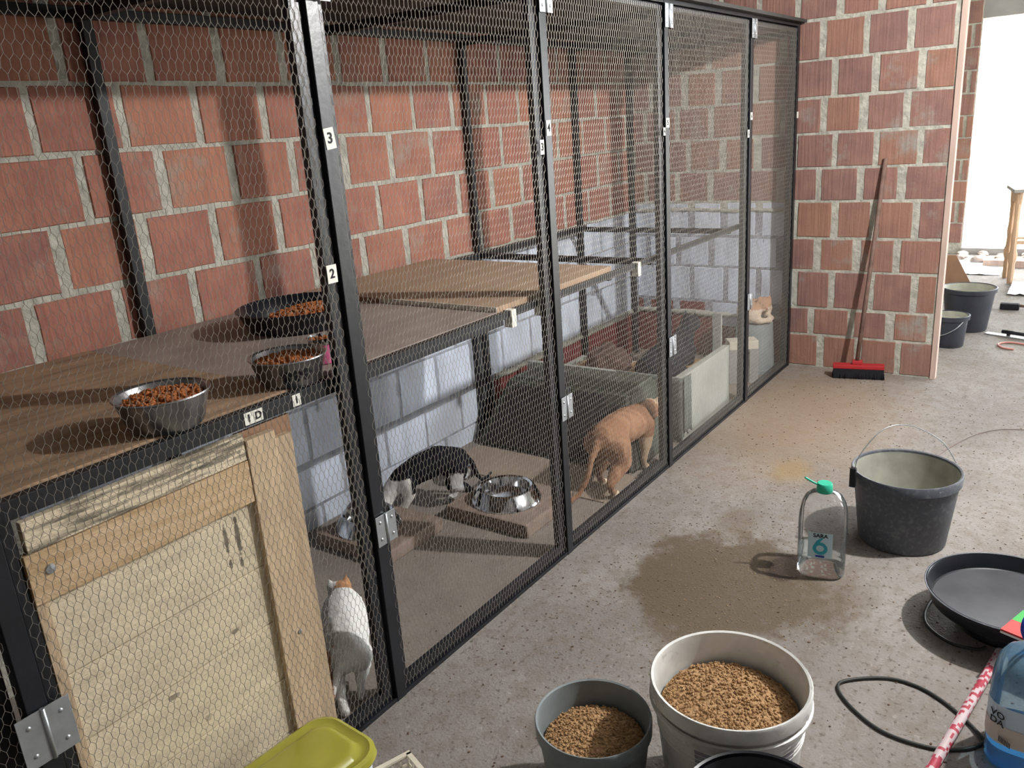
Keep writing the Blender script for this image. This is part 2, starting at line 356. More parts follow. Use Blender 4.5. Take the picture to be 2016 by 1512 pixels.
# bricks: a few shared rough block shapes, each brick an object
def brick_shapes(m, key, n=6, depth=.05):
    out = []
    for k in range(n):
        R = random.Random(f'{key}{k}'); bm = bmesh.new()
        # front face at y=0 (towards -y), body behind; chipped outline of 12 points
        pts = []
        for (x0, z0, x1, z1) in ((-.5,-.5,.5,-.5), (.5,-.5,.5,.5), (.5,.5,-.5,.5), (-.5,.5,-.5,-.5)):
            for t in (0, .34, .7):
                j = .012
                pts.append((x0+(x1-x0)*t + R.uniform(-j, j), z0+(z1-z0)*t + R.uniform(-j, j)))
        fr = [bm.verts.new((x*.975, 0 + R.uniform(-.0008, .0008), z*.97)) for x, z in pts]
        md = [bm.verts.new((x, .004, z)) for x, z in pts]
        bk = [bm.verts.new((x, depth, z)) for x, z in pts]
        bm.faces.new(fr)
        for a, b in ((fr, md), (md, bk)):
            for i in range(12): bm.faces.new((a[i], a[(i+1) % 12], b[(i+1) % 12], b[i]))
        bmesh.ops.recalc_face_normals(bm, faces=bm.faces)
        me = bpy.data.meshes.new('brick'); bm.to_mesh(me); bm.free(); me.materials.append(m); out.append(me)
    return out
SH = {'l': brick_shapes(BR_L, 'l'), 'f': brick_shapes(BR_F, 'f'), 'm': brick_shapes(BR_M, 'm', 4), 'w': brick_shapes(WHITE, 'w')}
def brick(parent, key, loc, wdt, hgt, rz, cnt=[0]):
    me = rnd.choice(SH[key]); o = bpy.data.objects.new('brick', me); COL.objects.link(o); o.parent = parent
    o.location = loc; o.rotation_euler = (0, rnd.uniform(-.008, .008), rz); o.scale = (wdt, 1, hgt)
    return o
def row(parent, axis, plane, z0, z1, joints, lo, hi, key, jw=.029, bh=.014):
    """bricks between consecutive joint centres; axis x = wall along x facing -y, axis y = wall along y facing -x"""
    js = [lo - .5] + [j for j in joints if lo < j < hi] + [hi + .5]
    js[0] = lo - jw/2; js[-1] = hi + jw/2
    for a, b in zip(js, js[1:]):
        g = jw*rnd.uniform(.65, 1.4); wdt = b - a - g
        if wdt < .03: continue
        c = (a+b)/2; zc = (z0+z1)/2 + rnd.uniform(-.002, .002); d = rnd.uniform(-.002, .002)
        kk = key(c, zc) if callable(key) else key
        if axis == 'x': brick(parent, kk, (c, plane+d, zc), wdt, z1-z0-bh, 0)
        else: brick(parent, kk, (plane+d, c, zc), wdt, z1-z0-bh, -PI/2)
def grid(off, pitch, lo, hi):
    k0 = int((lo-off)/pitch)-1; return [off+pitch*k for k in range(k0, int((hi-off)/pitch)+2)]
# cage back wall (wall_left)
xl, xh = .28, 4.85
rowsL = [(2.29, 2.49, 1.31), (2.095, 2.29, 1.19), (1.9, 2.095, 1.29), (1.705, 1.9, 1.311), (1.512, 1.705, 1.189), (1.315, 1.512, 1.290), (1.12, 1.315, 1.184), (.925, 1.12, 1.062)]
for z0, z1, off in rowsL:
    row(WL, 'x', 2.45, z0, z1, grid(off, .2655, xl, xh), xl, xh, 'l')
for z0, z1, off in [(.735, .925, 1.19), (.51, .735, 1.06), (.285, .51, 1.17)]:
    row(WL, 'x', 2.45, z0, z1, grid(off, .2655, .9, xh), .9, xh, 'w', .012, .008)
for z0, z1, off in [(.09, .265, 1.06)]:
    row(WL, 'x', 2.45, z0, z1, grid(off, .2655, 3.2, xh), 3.2, xh, 'm', .014, .010)
    row(WL, 'x', 2.45, z0, z1, grid(off, .2655, .9, 3.2), .9, 3.2, 'w', .012, .008)
row(WL, 'x', 2.45, 0, .09, grid(1.19, .2655, .9, 3.2), .9, 3.2, 'w', .012, .008)
row(WL, 'x', 2.45, 0, .09, grid(1.19, .2655, 3.2, xh), 3.2, xh, 'm', .014, .008)
# second room: the same wall goes on
BX('paint_coat', (.9, 2.4525, 0), (4.8535, 2.4535, .93), PCOAT, WL)
BX('maroon_coat', (4.8525, 1.47, 0), (4.8535, 2.4525, .279), BR_M, WF); BX('maroon_coat', (3.2, 2.4515, 0), (4.8535, 2.4525, .275), BR_M, WL)
BX('paint_coat', (4.8525, 1.47, .28), (4.8535, 2.4525, .93), PCOAT, WF)
# far wall
yl, yh = .665, 2.448
rowsF = [(2.32, 2.52, .83), (2.125, 2.32, .885), (1.93, 2.125, .81), (1.729, 1.93, .883), (1.534, 1.729, .822), (1.345, 1.534, .873), (1.159, 1.345, .80), (.976, 1.159, .876), (.769, .976, .787), (.58, .769, .871), (.36, .58, .779), (.198, .36, .885), (.0, .198, .83)]
for z0, z1, off in rowsF:
    def kf(c, z): return 'f' if (c < 1.47 or z > .93) else ('w' if z > .28 else 'm')
    row(WF, 'y', 4.85, z0, z1, sorted(grid(off, .2145, yl, yh)), yl, yh, kf, .037, .014)
# mortar lips where paint colours change
def lip(name, parent, p0, p1, r, m, n=40):
    p0, p1 = Vector(p0), Vector(p1); pts = []; rr = []
    for i in range(n+1):
        t = i/n; q = p0.lerp(p1, t); k = noise.noise(q*6)
        pts.append(q + Vector((0, 0, k*.010))); rr.append(r*(1+.5*noise.noise(q*15)))
    bm = bmesh.new(); tube(bm, pts, rr, 6); return fin(name, bm, m, parent)
lip('mortar_ledge', WL, (.9, 2.452, .93), (4.85, 2.452, .93), .010, MORTAR, 70)
lip('mortar_ledge', WL, (3.2, 2.448, .277), (4.85, 2.448, .277), .017, MORTAR, 50)
lip('mortar_ledge', WF, (4.85, 1.47, .93), (4.85, 2.45, .93), .012, MORTAR)
lip('mortar_ledge', WF, (4.848, 1.47, .285), (4.848, 2.45, .285), .017, MORTAR)
# outer wall beside the big opening (seen past the lath)
for k in range(12):
    z0 = .2*k + .10
    row(WE, 'y', 9.09, z0, z0+.2, grid(1.13 if k % 2 else 1.24, .27, 1.06, 2.3), 1.065, 2.0, 'f', .03, .015)

# ---------------------------------------------------------------- hexagonal wire netting
def netting(name, x0, x1, z0, z1, parent, y=1.44, seed=0, p=.0155, rp=.0217, r=.00049, kind='stuff', bul=.002):
    vs = []; fs = []; idx = {}
    h = rp*.27                       # half height of the twisted upright
    nx = int((x1-x0)/p); nz = int((z1-z0)/rp)
    def P(i2, j, s):                 # node: column in half pitches, row centre j, s = -1/+1 below/above
        key = (i2, j, s)
        if key in idx: return idx[key]
        x = x0 + i2*p/2; z = z0 + (j+.5)*rp + s*h
        n1 = noise.noise(Vector((x*9, z*9, seed))); n2 = noise.noise(Vector((x*55, z*55, seed+3)))
        q = Vector((x + n2*.0016 + n1*.0012, y + n1*bul, z + noise.noise(Vector((x*60, z*60, seed+8)))*.0016))
        idx[key] = q; return q
    def seg(a, b, r):
        d = (b-a).normalized(); s = d.cross(Vector((0, 1, 0))).normalized(); k = len(vs)
        t = d.cross(s)
        for q in (a - d*r*.6, b + d*r*.6):
            vs.append(q + s*r); vs.append(q - s*r*.5 + t*r*.87); vs.append(q - s*r*.5 - t*r*.87)
        fs.extend(((k, k+1, k+4, k+3), (k+1, k+2, k+5, k+4), (k+2, k, k+3, k+5)))
    for j in range(nz):
        o = j % 2
        for i in range(nx+1):
            i2 = 2*i + o
            if i2 > 2*nx: continue
            a, b = P(i2, j, -1), P(i2, j, 1); seg(a, b, r*1.45)
            if j < nz-1:
                for d in (-1, 1):
                    if 0 <= i2+d <= 2*nx: seg(b, P(i2+d, j+1, -1), r)
    me = bpy.data.meshes.new(name); me.from_pydata(vs, [], fs); me.materials.append(WIRE)
    o = link(name, me, None, parent); o['kind'] = 'stuff'; return o

# ---------------------------------------------------------------- the cat cage
cage = thing('cat_cage', (0, 1.44, 0), 'long black steel cage with wire netting doors along the brick wall', 'cage')
OFF = (0, -1.44, 0)
def cpart(name, lo, hi, m=BLACK, parent=None, bev=.0015):
    return BX(name, lo, hi, m, parent or cage, bev, off=OFF)
PX = [.47, 1.335, 2.25, 3.125, 4.085, 4.815]
for i, x in enumerate(PX):
    cpart('post', (x-.018, 1.432, 0), (x+.018, 1.468, 1.925))
cpart('post', (-.5, 1.432, 0), (-.464, 1.468, 1.925))
for x, hw in ((1.39, .017), (2.25, .015), (3.125, .013), (4.10, .014), (4.76, .017)):
    cpart('rear_post', (x-hw, 2.415, 0), (x+hw, 2.444, 1.91), BLACKM)
cpart('rear_post', (3.055-.013, 2.415, 0), (3.055+.013, 2.444, .905), BLACKM)
cpart('rail', (-.5, 1.434, 1.906), (4.83, 1.466, 1.922))
cpart('rail', (-.5, 2.41, 1.875), (4.83, 2.44, 1.905), BLACKM)
cpart('rail', (4.80, 1.468, 1.86), (4.83, 2.41, 1.89), BLACKM)
for x in (.47, 1.335, 2.25, 3.125, 4.085):
    cpart('rail', (x-.015, 1.468, 1.86), (x+.015, 2.41, 1.889), BLACKM)
cpart('rail', (-.5, 1.434, 0), (4.80, 1.466, .012))
# shelf frame at mid height
cpart('shelf_rail', (-.5, 1.474, .912), (2.0, 1.499, .9485), BLACKM); cpart('shelf_rail', (2.001, 1.478, .926), (4.09, 1.499, .9485), BLACKM)
cpart('shelf_rail', (-.5, 2.38, .905), (4.09, 2.409, .938), BLACKM)
for x in (.5, 1.18, 2.0, 2.74, 3.09, 4.0):
    cpart('shelf_rail', (x-.013, 1.4995, .912), (x+.013, 2.38, .937), BLACKM)
for x in (2.05, 2.22, 2.93):          # short strap ties on the shelf rail
    o = cpart('tie', (x-.013, 1.470, .895), (x+.013, 1.5002, .9515), PAPER); o['label'] = 'white cloth tie'
# roof boards
for a, b in ((-.5, .9), (.9, 2.25), (2.25, 3.5), (3.5, 4.84)):
    cpart('roof_board', (a+.002, 1.40, 1.9225), (b-.002, 2.444, 1.938), ROOFB, bev=0)

def hinge(parent, x, z, y=1.428, wd=.034, hh=.072, lbl=None):
    bm = bmesh.new()
    for s in (-1, 1):
        a, b = (x-wd, x-.003) if s < 0 else (x+.003, x+wd)
        box(bm, (a, y, z-hh/2), (b, y+.0025, z+hh/2), bev=.0006)
    o = fin('hinge', bm, GALV, parent, off=OFF)
    tb = bmesh.new(); tube(tb, [(x, y, z-hh/2), (x, y, z+hh/2)], .004, 8)
    fin('hinge_pin', tb, GALV, o) if False else None
    bm2 = bmesh.new(); tube(bm2, [(x, y-.001, z-hh/2), (x, y-.001, z+hh/2)], .0045, 8)
    for sx in (-.6, .6):
        for sz in (-.3, .3): lathe(bm2, [(0, 0), (.0045, 0), (.003, .0025), (0, .003)], (0, 0, 0), 8)
    bm2.free()
    return o
def hinge_full(x, z, wd=.034, hh=.072, parent=None, y=1.426, lab=True):
    bm = bmesh.new()
    for s in (-1, 1):
        a, b = (x-wd, x-.0035) if s < 0 else (x+.0035, x+wd)
        box(bm, (a, y, z-hh/2), (b, y+.0022, z+hh/2), bev=.0006)
    tube(bm, [(x, y, z-hh/2), (x, y, z+hh/2)], .0045, 8)
    for sx in (-.6, .6):
        for sz in (-.28, .28):
            R = Matrix.Translation((x+sx*wd, y, z+sz*hh)) @ Matrix.Rotation(PI/2, 4, 'X')
            k0 = len(bm.verts); lathe(bm, [(.0048, 0), (.0036, .002), (0, .0028)], (0, 0, 0), 8)
            bm.verts.ensure_lookup_table(); bmesh.ops.transform(bm, matrix=R, verts=bm.verts[k0:])
    o = fin('hinge', bm, GALV, parent or cage, off=OFF)
    if lab: o['label'] = 'galvanised butt hinge'
    return o
def tagp(x, z, s, parent, wd=.026, hh=.038, y=1.4295, tilt=0):
    bm = bmesh.new(); box(bm, (-wd/2, 0, -hh/2), (wd/2, .0012, hh/2))
    o = fin('number_tag', bm, PAPER, parent); o.location = (x, y-1.44, z); o.rotation_euler = (0, tilt, 0); o['label'] = 'white number tag'
    if s:
        text_mesh(s, hh*.72, INK, 'number', parent, (x, y-1.44-.0006, z), (PI/2, 0, 0), .0004, .0006)
# doors: left stile on the near side, a narrow stile on the far side, netting stretched over the front
def door(x0, x1, z0=.02, z1=1.902, ml=None):
    y0, y1 = 1.444, 1.466
    bm = bmesh.new(); sw = .034
    for lo, hi in (((x0, y0, z0), (x0+sw*.5, y1, z1)), ((x1-sw, y0, z0), (x1, y1, z1)), ((x0+sw*.5, y0, z0), (x1-sw, y1, z0+.026)), ((x0+sw*.5, y0, z1-.018), (x1-sw, y1, z1))):
        box(bm, lo, hi, bev=.0012)
    d = fin('door', bm, BLACK, cage, off=OFF)
    return d
doors = []
DX = [(.492, 1.313), (1.357, 2.228), (2.272, 3.103), (3.147, 4.063), (4.107, 4.793)]
for k, (a, b) in enumerate(DX):
    d = door(a, b); doors.append(d)
    n = netting('wire_netting', a+.002, b-.001, .012, 1.90, d, y=1.44-1.44-.002, seed=k*11)
# one more strip of netting overlaps the first door's far edge
netting('wire_netting', 1.235, 1.312, .40, 1.885, doors[0], y=-.006, seed=77, p=.0162)
# bay left of the first door
nb = netting('wire_netting', -.25, .449, .012, 1.885, cage, y=-.002, seed=91)
# door hinges and number tags
hinge_full(.474, .525, .047, .105)
for x, zl, zt in ((1.352, .523, 1.83), (2.268, .56, 1.862), (3.142, .556, 1.862), (4.10, .55, 1.862)):
    hinge_full(x, zl, .036, .085); hinge_full(x-.003, zt, .036, .085)
tagp(1.335, 1.503, '3', cage, .030, .046, 1.4305, -.12)
tagp(1.287, 1.205, '2', cage, .030, .042, 1.430)
tagp(2.25, 1.488, '4', cage, .026, .046, 1.4305); tagp(2.206, 1.433, '3', cage, .022, .044, 1.430)
tagp(3.125, 1.472, '5', cage, .03, .036, 1.4305); tagp(3.092, 1.44, '4', cage, .018, .03, 1.430)
tagp(4.085, 1.468, '6', cage, .026, .034, 1.4305); tagp(4.045, 1.388, '5', cage, .024, .036, 1.430)
tagp(4.83, 1.452, '', cage, .026, .034, 1.4305)
# tags on the shelf rail
for x, s in ((1.03, '1'), (1.055, 'D'), (1.165, '1')):
    bm = bmesh.new(); box(bm, (-.012, 0, -.014), (.012, .001, .014)); o = fin('number_tag', bm, PAPER, cage); o.location = (x, 1.4725-1.44, .930)
    text_mesh(s, .024, INK, 'number', cage, (x, 1.4718-1.44, .930), (PI/2, 0, 0), .0004, .0005)

# ---------------------------------------------------------------- wooden hatch door in the first bay
hat = thing('wooden_hatch', (.53, 1.475, 0), 'pale wooden plank door standing behind the netting of the first bay', 'door')
HO = (-.53, -1.475, 0)
def hp(name, lo, hi, m, mtx=None, bev=.0015):
    return BX(name, lo, hi, m, hat, bev, off=HO, mtx=mtx)
def shear(k, zc, xc):              # the boards are a little out of square
    return Matrix.Translation((xc, 0, zc)) @ Matrix.Rotation(k, 4, 'Y') @ Matrix.Translation((-xc, 0, -zc))
hp('top_board', (.535, 1.470, .842), (1.005, 1.488, .902), DOORG)
hp('top_board', (.525, 1.468, .742), (1.005, 1.488, .840), DOORF)
z = .74
for i, h in enumerate((.165, .15, .16, .15, .115)):
    hp('plank', (.545, 1.482, z-h+.0015), (1.01, 1.496, z), DOORW, bev=.002); z -= h
hp('stile', (.527, 1.476, .002), (.549, 1.492, .742), DOORV)
hp('stile', (1.007, 1.466, .0), (1.085, 1.488, .885), DOORV)
hp('stile', (1.087, 1.472, .0), (1.135, 1.492, .862), DOORV)
hp('back_board', (1.00, 1.49, .80), (1.15, 1.50, .90), BROWNB)
def screw(x, z, r=.007, y=1.466, m=GALV):
    bm = bmesh.new(); lathe(bm, [(r, 0), (r*.85, .003), (r*.3, .0042), (0, .0042)], (0, 0, 0), 12)
    o = fin('screw', bm, m, hat, smooth=True); o.rotation_euler = (PI/2, 0, 0); o.location = (x-.53, y-1.475, z); return o
screw(.563, .80, .010, 1.468); screw(1.062, .37, .006, 1.466)
hp('gap_shade_strip', (.489, 1.478, 0), (.526, 1.484, .93), BLACKM); cpart('gap_shade_sheet', (.30, 1.478, 0), (.448, 1.484, .93), BLACKM)  # black sheets added in place of the shaded interior seen through the gaps
hp('hinge_edge', (.500, 1.47, .0), (.508, 1.476, .9), RUST)

# ---------------------------------------------------------------- shelf boards
def board(lo, hi, m, label, name='shelf_board'):
    o = thing(name, (lo[0], lo[1], lo[2]), label, 'board')
    BX('panel', (0, 0, 0), tuple(h-l for l, h in zip(lo, hi)), m, o, .001); return o
b1 = board((-.48, 1.501, .939), (1.178, 2.408, .953), PLY, 'weathered plywood shelf board in the nearest bay under the steel bowls')
b2 = board((1.182, 1.501, .939), (1.998, 2.408, .951), GREYB, 'grey brown shelf board carrying the black basin of kibble')
b3 = board((2.002, 1.501, .939), (2.752, 2.40, .966), TANB, 'clean tan fibreboard shelf panel farthest along the cage')
BX('edge_strip', (-.003, .0, 0), (.0, .5, .0275), PAPER, b3)['label'] = 'white edge strip'

# ---------------------------------------------------------------- kibble helper
KS = []
for k in range(3):
    bm = bmesh.new(); bmesh.ops.create_icosphere(bm, subdivisions=1, radius=1)
    for v in bm.verts: v.co *= 1 + .18*noise.noise(v.co*2+Vector((k, 0, 0)))
    KS.append(bm)
def heap(name, parent, cx, cy, r, z0, hmax, m, grain, count, seed=0, peak=(0, 0), slope=0):
    R = random.Random(seed); bm = bmesh.new()
    hf = lambda x, y: z0 + hmax*max(0, 1-((x-peak[0])**2+(y-peak[1])**2)/(r*1.25)**2) + slope*(x/r) + .25*grain*noise.noise(Vector((x*60, y*60, seed)))
    n = 28; rings = [[bm.verts.new((cx, cy, hf(0, 0)))]]
    for a in range(1, 9):
        rr = r*a/8; rings.append([bm.verts.new((cx+rr*math.cos(2*PI*i/n), cy+rr*math.sin(2*PI*i/n), hf(rr*math.cos(2*PI*i/n), rr*math.sin(2*PI*i/n)) - (.004 if a == 8 else 0))) for i in range(n)])
    for i in range(n): bm.faces.new((rings[0][0], rings[1][i], rings[1][(i+1) % n]))
    for a, b in zip(rings[1:], rings[2:]):
        for i in range(n): bm.faces.new((a[i], b[i], b[(i+1) % n], a[(i+1) % n]))
    for _ in range(count):
        t = math.sqrt(R.random())*r*.95; an = R.uniform(0, 2*PI); x, y = t*math.cos(an), t*math.sin(an)
        src = R.choice(KS); s = grain*R.uniform(.7, 1.2)
        mt = Matrix.Translation((cx+x, cy+y, hf(x, y)+s*.25)) @ Matrix.Rotation(R.uniform(0, 6), 4, Vector((R.random(), R.random(), R.random())).normalized()) @ Matrix.Diagonal((s, s*R.uniform(.6, 1), s*R.uniform(.45, .7), 1))
        vm = {v.index: bm.verts.new(mt @ v.co) for v in src.verts}
        for f in src.faces: bm.faces.new([vm[v.index] for v in f.verts])
    o = fin(name, bm, m, parent); o['kind'] = 'stuff'; return o
for b in KS: b.verts.index_update()

# ---------------------------------------------------------------- bowls on the shelf
def steel_bowl(x, y, z, r, h, label, cat='bowl', mt=STEELD, fill=None):
    t = thing('steel_bowl', (x, y, z), label, cat)
    LT('basin', [(0, .003), (r*.70, .003), (r*.78, .012), (r*.97, h-.004), (r*.985, h-.002), (r*1.04, h), (r*1.05, h-.003), (r*1.0, h-.006), (r*.82, .010), (r*.74, 0), (0, 0)], mt, t, 48)
    if fill: heap('kibble', t, 0, 0, r*.90, h*.70, h*.20, KIB, .0075, fill, int(x*100))
    return t
steel_bowl(.885, 1.548, .953, .094, .075, 'round steel bowl of kibble at the front edge of the plywood shelf', fill=260)
sb = steel_bowl(1.215, 1.545, .951, .088, .070, 'steel bowl with black paw prints on its side, full of kibble', fill=240)
for k, a in enumerate((-2.35, -2.05, -1.75)):    # paw prints
    bm = bmesh.new()
    for dx, dz, rr in ((0, 0, .008), (-.010, .011, .0042), (-.0035, .016, .0042), (.0035, .016, .0042), (.010, .011, .0042)):
        n = 12; vs = []
        for i in range(n):
            aa = a + (dx + rr*math.cos(2*PI*i/n))/.08; zz = .026 + dz + rr*math.sin(2*PI*i/n)
            rad = (.088*(.82 + (1.0-.82)*(zz-.010)/(.064-.010)))+.0012
            vs.append(bm.verts.new((rad*math.cos(aa), rad*math.sin(aa), zz)))
        bm.faces.new(vs)
    fin('paw_print', bm, INK, sb)
cup = thing('pink_cup', (1.375, 1.60, .951), 'small shiny pink cup of kibble beside the paw print bowl', 'cup')
LT('body', [(0, 0), (.030, 0), (.034, .004), (.037, .052), (.0345, .052), (.032, .006), (0, .006)], PINK, cup, 32, sx=1, sy=1)
LT('rim', [(.037, .0525), (.040, .056), (.0405, .068), (.037, .069), (.034, .0525)], STEEL, cup, 32)
heap('kibble', cup, 0, 0, .034, .055, .006, KIB, .007, 40, 5)
tray = thing('black_basin', (1.66, 2.02, .951), 'wide black plastic basin of kibble at the back of the grey shelf board', 'basin')
LT('shell', [(0, 0), (.150, 0), (.160, .004), (.185, .060), (.192, .064), (.188, .067), (.178, .060), (.153, .008), (0, .006)], BLKP, tray, 56)
heap('kibble', tray, .02, -.01, .145, .012, .036, KIB, .008, 420, 9, peak=(.05, 0))

# ---------------------------------------------------------------- cats
def cat(name, label, loc, rz, skel, colour, vox=.0065, scale=1.0, rough=.95):
    """skel: list of chains [(x,y,z,r),...]; grown as one continuous surface"""
    bm = bmesh.new()
    for ch in skel:
        for (p, q) in zip(ch, ch[1:]):
            a, b = Vector(p[:3]), Vector(q[:3]); L = (b-a).length; n = max(2, int(L/(min(p[3], q[3])*.35+.0015)))
            for i in range(n+1):
                t = i/n; c = a.lerp(b, t); r = p[3]+(q[3]-p[3])*t
                bmesh.ops.create_icosphere(bm, subdivisions=2 if r > .02 else 1, radius=r*1.04, matrix=Matrix.Translation(c))
    me = bpy.data.meshes.new('tmp'); bm.to_mesh(me); bm.free()
    ob = bpy.data.objects.new('tmp', me); COL.objects.link(ob)
    m = ob.modifiers.new('r', 'REMESH'); m.mode = 'VOXEL'; m.voxel_size = vox
    s = ob.modifiers.new('s', 'SMOOTH'); s.iterations = 5; s.factor = .5
    me2 = bpy.data.meshes.new_from_object(ob.evaluated_get(bpy.context.evaluated_depsgraph_get()))
    bpy.data.objects.remove(ob)
    for v in me2.vertices:          # soft fur relief
        v.co += v.normal*(.0022*noise.noise(Vector((v.co.x*60, v.co.y*60, v.co.z*110))))
    ca = me2.color_attributes.new('coat', 'FLOAT_COLOR', 'POINT')
    for i, v in enumerate(me2.vertices):
        n = noise.noise(v.co*18)*.5; c = colour(v.co, n); k = 1 + .10*noise.noise(Vector((v.co.x*140, v.co.y*140, v.co.z*60)))
        cc = lin(c); ca.data[i].color = (cc[0]*k, cc[1]*k, cc[2]*k, 1)
    me2.polygons.foreach_set('use_smooth', [True]*len(me2.polygons))
    t = thing(name, loc, label, 'cat', rz); t.scale = (scale,)*3
    me2.materials.clear(); me2.materials.append(FUR)
    o = link('body', me2, None, t); me2.name = 'cat_body'
    return t
FUR = bpy.data.materials.new('cat_fur'); FUR.use_nodes = True
_n = FUR.node_tree; _b = _n.nodes['Principled BSDF']; _b.inputs['Roughness'].default_value = .9; _b.inputs['Sheen Weight'].default_value = .0; _b.inputs['Specular IOR Level'].default_value = .2
_a = _n.nodes.new('ShaderNodeVertexColor'); _a.layer_name = 'coat'; _n.links.new(_a.outputs[0], _b.inputs['Base Color'])
_g = _n.nodes.new('ShaderNodeNewGeometry'); _z = noisef(_n, _g.outputs['Position'], 300, 0, 1, 2); _p = _n.nodes.new('ShaderNodeBump'); _p.inputs['Strength'].default_value = .5; _p.inputs['Distance'].default_value = .003
_n.links.new(_z, _p.inputs['Height']); _n.links.new(_p.outputs[0], _b.inputs['Normal'])
EYE = mat('cat_eye', (150,140,60), .1, var=.1, coat=1); NOSE = mat('cat_nose', (190,110,110), .5, var=.05); DKN = mat('dark_nose', (40,32,32), .5, var=.05)
def face(t, hc, d, hr, nose=NOSE):
    """eyes and nose on the head at hc looking along d"""
    d = Vector(d).normalized(); s = d.cross(Vector((0, 0, 1))).normalized(); u = s.cross(d)
    for k in (-1, 1):
        bm = bmesh.new(); bmesh.ops.create_icosphere(bm, subdivisions=2, radius=hr*.17, matrix=Matrix.Translation(Vector(hc) + d*hr*.86 + s*k*hr*.38 + u*hr*.18)); fin('eye', bm, EYE, t, smooth=True)
    bm = bmesh.new(); bmesh.ops.create_icosphere(bm, subdivisions=1, radius=hr*.12, matrix=Matrix.Translation(Vector(hc) + d*hr*1.42 - u*hr*.15)); fin('nose', bm, nose, t)
def head(c, d, r):
    """chains for skull, muzzle and ears"""
    c = Vector(c); d = Vector(d).normalized(); s = d.cross(Vector((0, 0, 1))).normalized(); u = s.cross(d)
    T = lambda v, rr: (v.x, v.y, v.z, rr)
    ch = [[T(c - d*r*.15, r), T(c + d*r*.25, r*.88), T(c + d*r*.95 - u*r*.28, r*.44)]]
    for k in (-1, 1):
        ch.append([T(c + s*k*r*.35 + d*r*.55 - u*r*.25, r*.45), T(c + s*k*r*.2 + d*r*.9 - u*r*.3, r*.33)])
        for w in (-.28, 0, .28):
            ch.append([T(c + s*k*r*(.58+w*.6) + u*r*.55, r*.30), T(c + s*k*r*.72 + u*r*1.38 + d*.002, r*.07)])
    return ch
def legs(front, hind, lift=0):
    ch = []
    for k in (-1, 1):
        fx, hx = front[0 if k < 0 else 1], hind[0 if k < 0 else 1]
        ch.append([(.115, .032*k, .175, .040), (.105, .040*k, .115, .025), (fx-.012, .038*k, .045, .0135), (fx, .037*k, .013, .0130), (fx+.016, .037*k, .010, .0125)])
        ch.append([(-.125, .034*k, .180, .052), (hx+.055, .046*k, .115, .036), (hx-.030, .042*k, .062, .0155), (hx-.006, .042*k, .013, .0125), (hx+.022, .042*k, .010, .0125)])
    return ch
TRUNK = [(-.135, 0, .205, .056), (-.06, 0, .20, .062), (.04, 0, .190, .062), (.115, 0, .195, .056)]
# black and white cat feeding
def col_bw(p, n):
    if p.z < .034: return (225, 222, 218)
    if p.x > .105 and p.z < .195+n*.03: return (222, 220, 216)
    if p.x > .08 and p.z < .12: return (220, 218, 214)
    if -.135 < p.x < -.075 and abs(p.y) > .02 and p.z < .17+n*.02 and p.z > .05: return (205, 205, 205)
    if p.z < .145 and -.08 < p.x < .09 and abs(p.y) < .04: return (210, 208, 205)
    return (20, 20, 27)
sk = [[(-.135, 0, .205, .060), (-.05, 0, .225, .066), (.04, 0, .205, .064), (.115, 0, .18, .055), (.165, 0, .15, .040), (.205, 0, .105, .035)]]
sk += head((.222, 0, .085), (.75, 0, -.62), .040) + legs((.12, .155), (-.12, -.15))
sk += [[(-.18, 0, .215, .017), (-.215, -.005, .17, .014), (-.235, -.01, .10, .012), (-.265, -.03, .065, .011), (-.31, -.07, .055, .010), (-.34, -.10, .06, .008)]]
ang = math.atan2(.30, -.30)
bw = cat('black_white_cat', 'black and white cat with head down feeding beside a steel bowl', (2.30, 2.14, .0), ang + .25, sk, col_bw, scale=.92)
face(bw, (.222, 0, .085), (.75, 0, -.62), .040)
# ginger cat walking along the netting
def col_or(p, n):
    if p.z < .020: return (226, 206, 176)
    s = .5+.5*math.sin(p.x*95 + 9*n)
    if p.z < .135 and p.x > .0: return (184, 158, 130)
    if p.x > .225: return (200, 176, 146)
    return (160-16*s, 120-16*s, 92-14*s)
sk = [[(-.135, 0, .205, .058), (-.06, 0, .208, .060), (.04, 0, .195, .064), (.12, 0, .190, .056), (.175, 0, .195, .042), (.205, 0, .195, .037)]]
sk += head((.235, 0, .190), (1, 0, -.15), .042) + legs((.10, .165), (-.165, -.09))
sk += [[(-.18, 0, .215, .018), (-.225, .01, .16, .014), (-.245, .02, .09, .012), (-.27, .04, .04, .011), (-.32, .07, .018, .010), (-.36, .09, .014, .008)]]
og = cat('ginger_cat', 'ginger cat walking to the right just behind the netting', (2.92, 1.562, 0), .03, sk, col_or, scale=1.2)
face(og, (.235, 0, .190), (1, 0, -.15), .042)
# white and ginger cat seen from above and behind
def col_wh(p, n):
    if p.x > .13 and p.y < .015+n*.04 and p.z > .17: return (186, 138, 100)
    if p.x < -.15 and p.z > .20 and p.y > .03: return (150, 84, 48)
    if p.y > .045 and p.x < .02 and p.z < .19 and p.z > .05: return (160, 112, 80)
    return (226, 226, 222)
sk = [[(-.11, 0, .155, .074), (-.04, 0, .175, .084), (.04, 0, .185, .080), (.10, 0, .19, .064), (.14, 0, .195, .048), (.17, 0, .195, .040)]]
sk += head((.195, .01, .19), (1, .12, -.35), .044)
for k in (-1, 1):
    sk.append([(.10, .030*k, .19, .040), (.10, .038*k, .115, .024), (.115, .036*k, .045, .0135), (.13, .036*k, .013, .013), (.145, .036*k, .010, .0125)])
sk.append([(-.12, -.034, .135, .052), (-.09, -.045, .085, .032), (-.165, -.035, .055, .016), (-.175, -.032, .013, .0155), (-.145, -.032, .011, .015)])
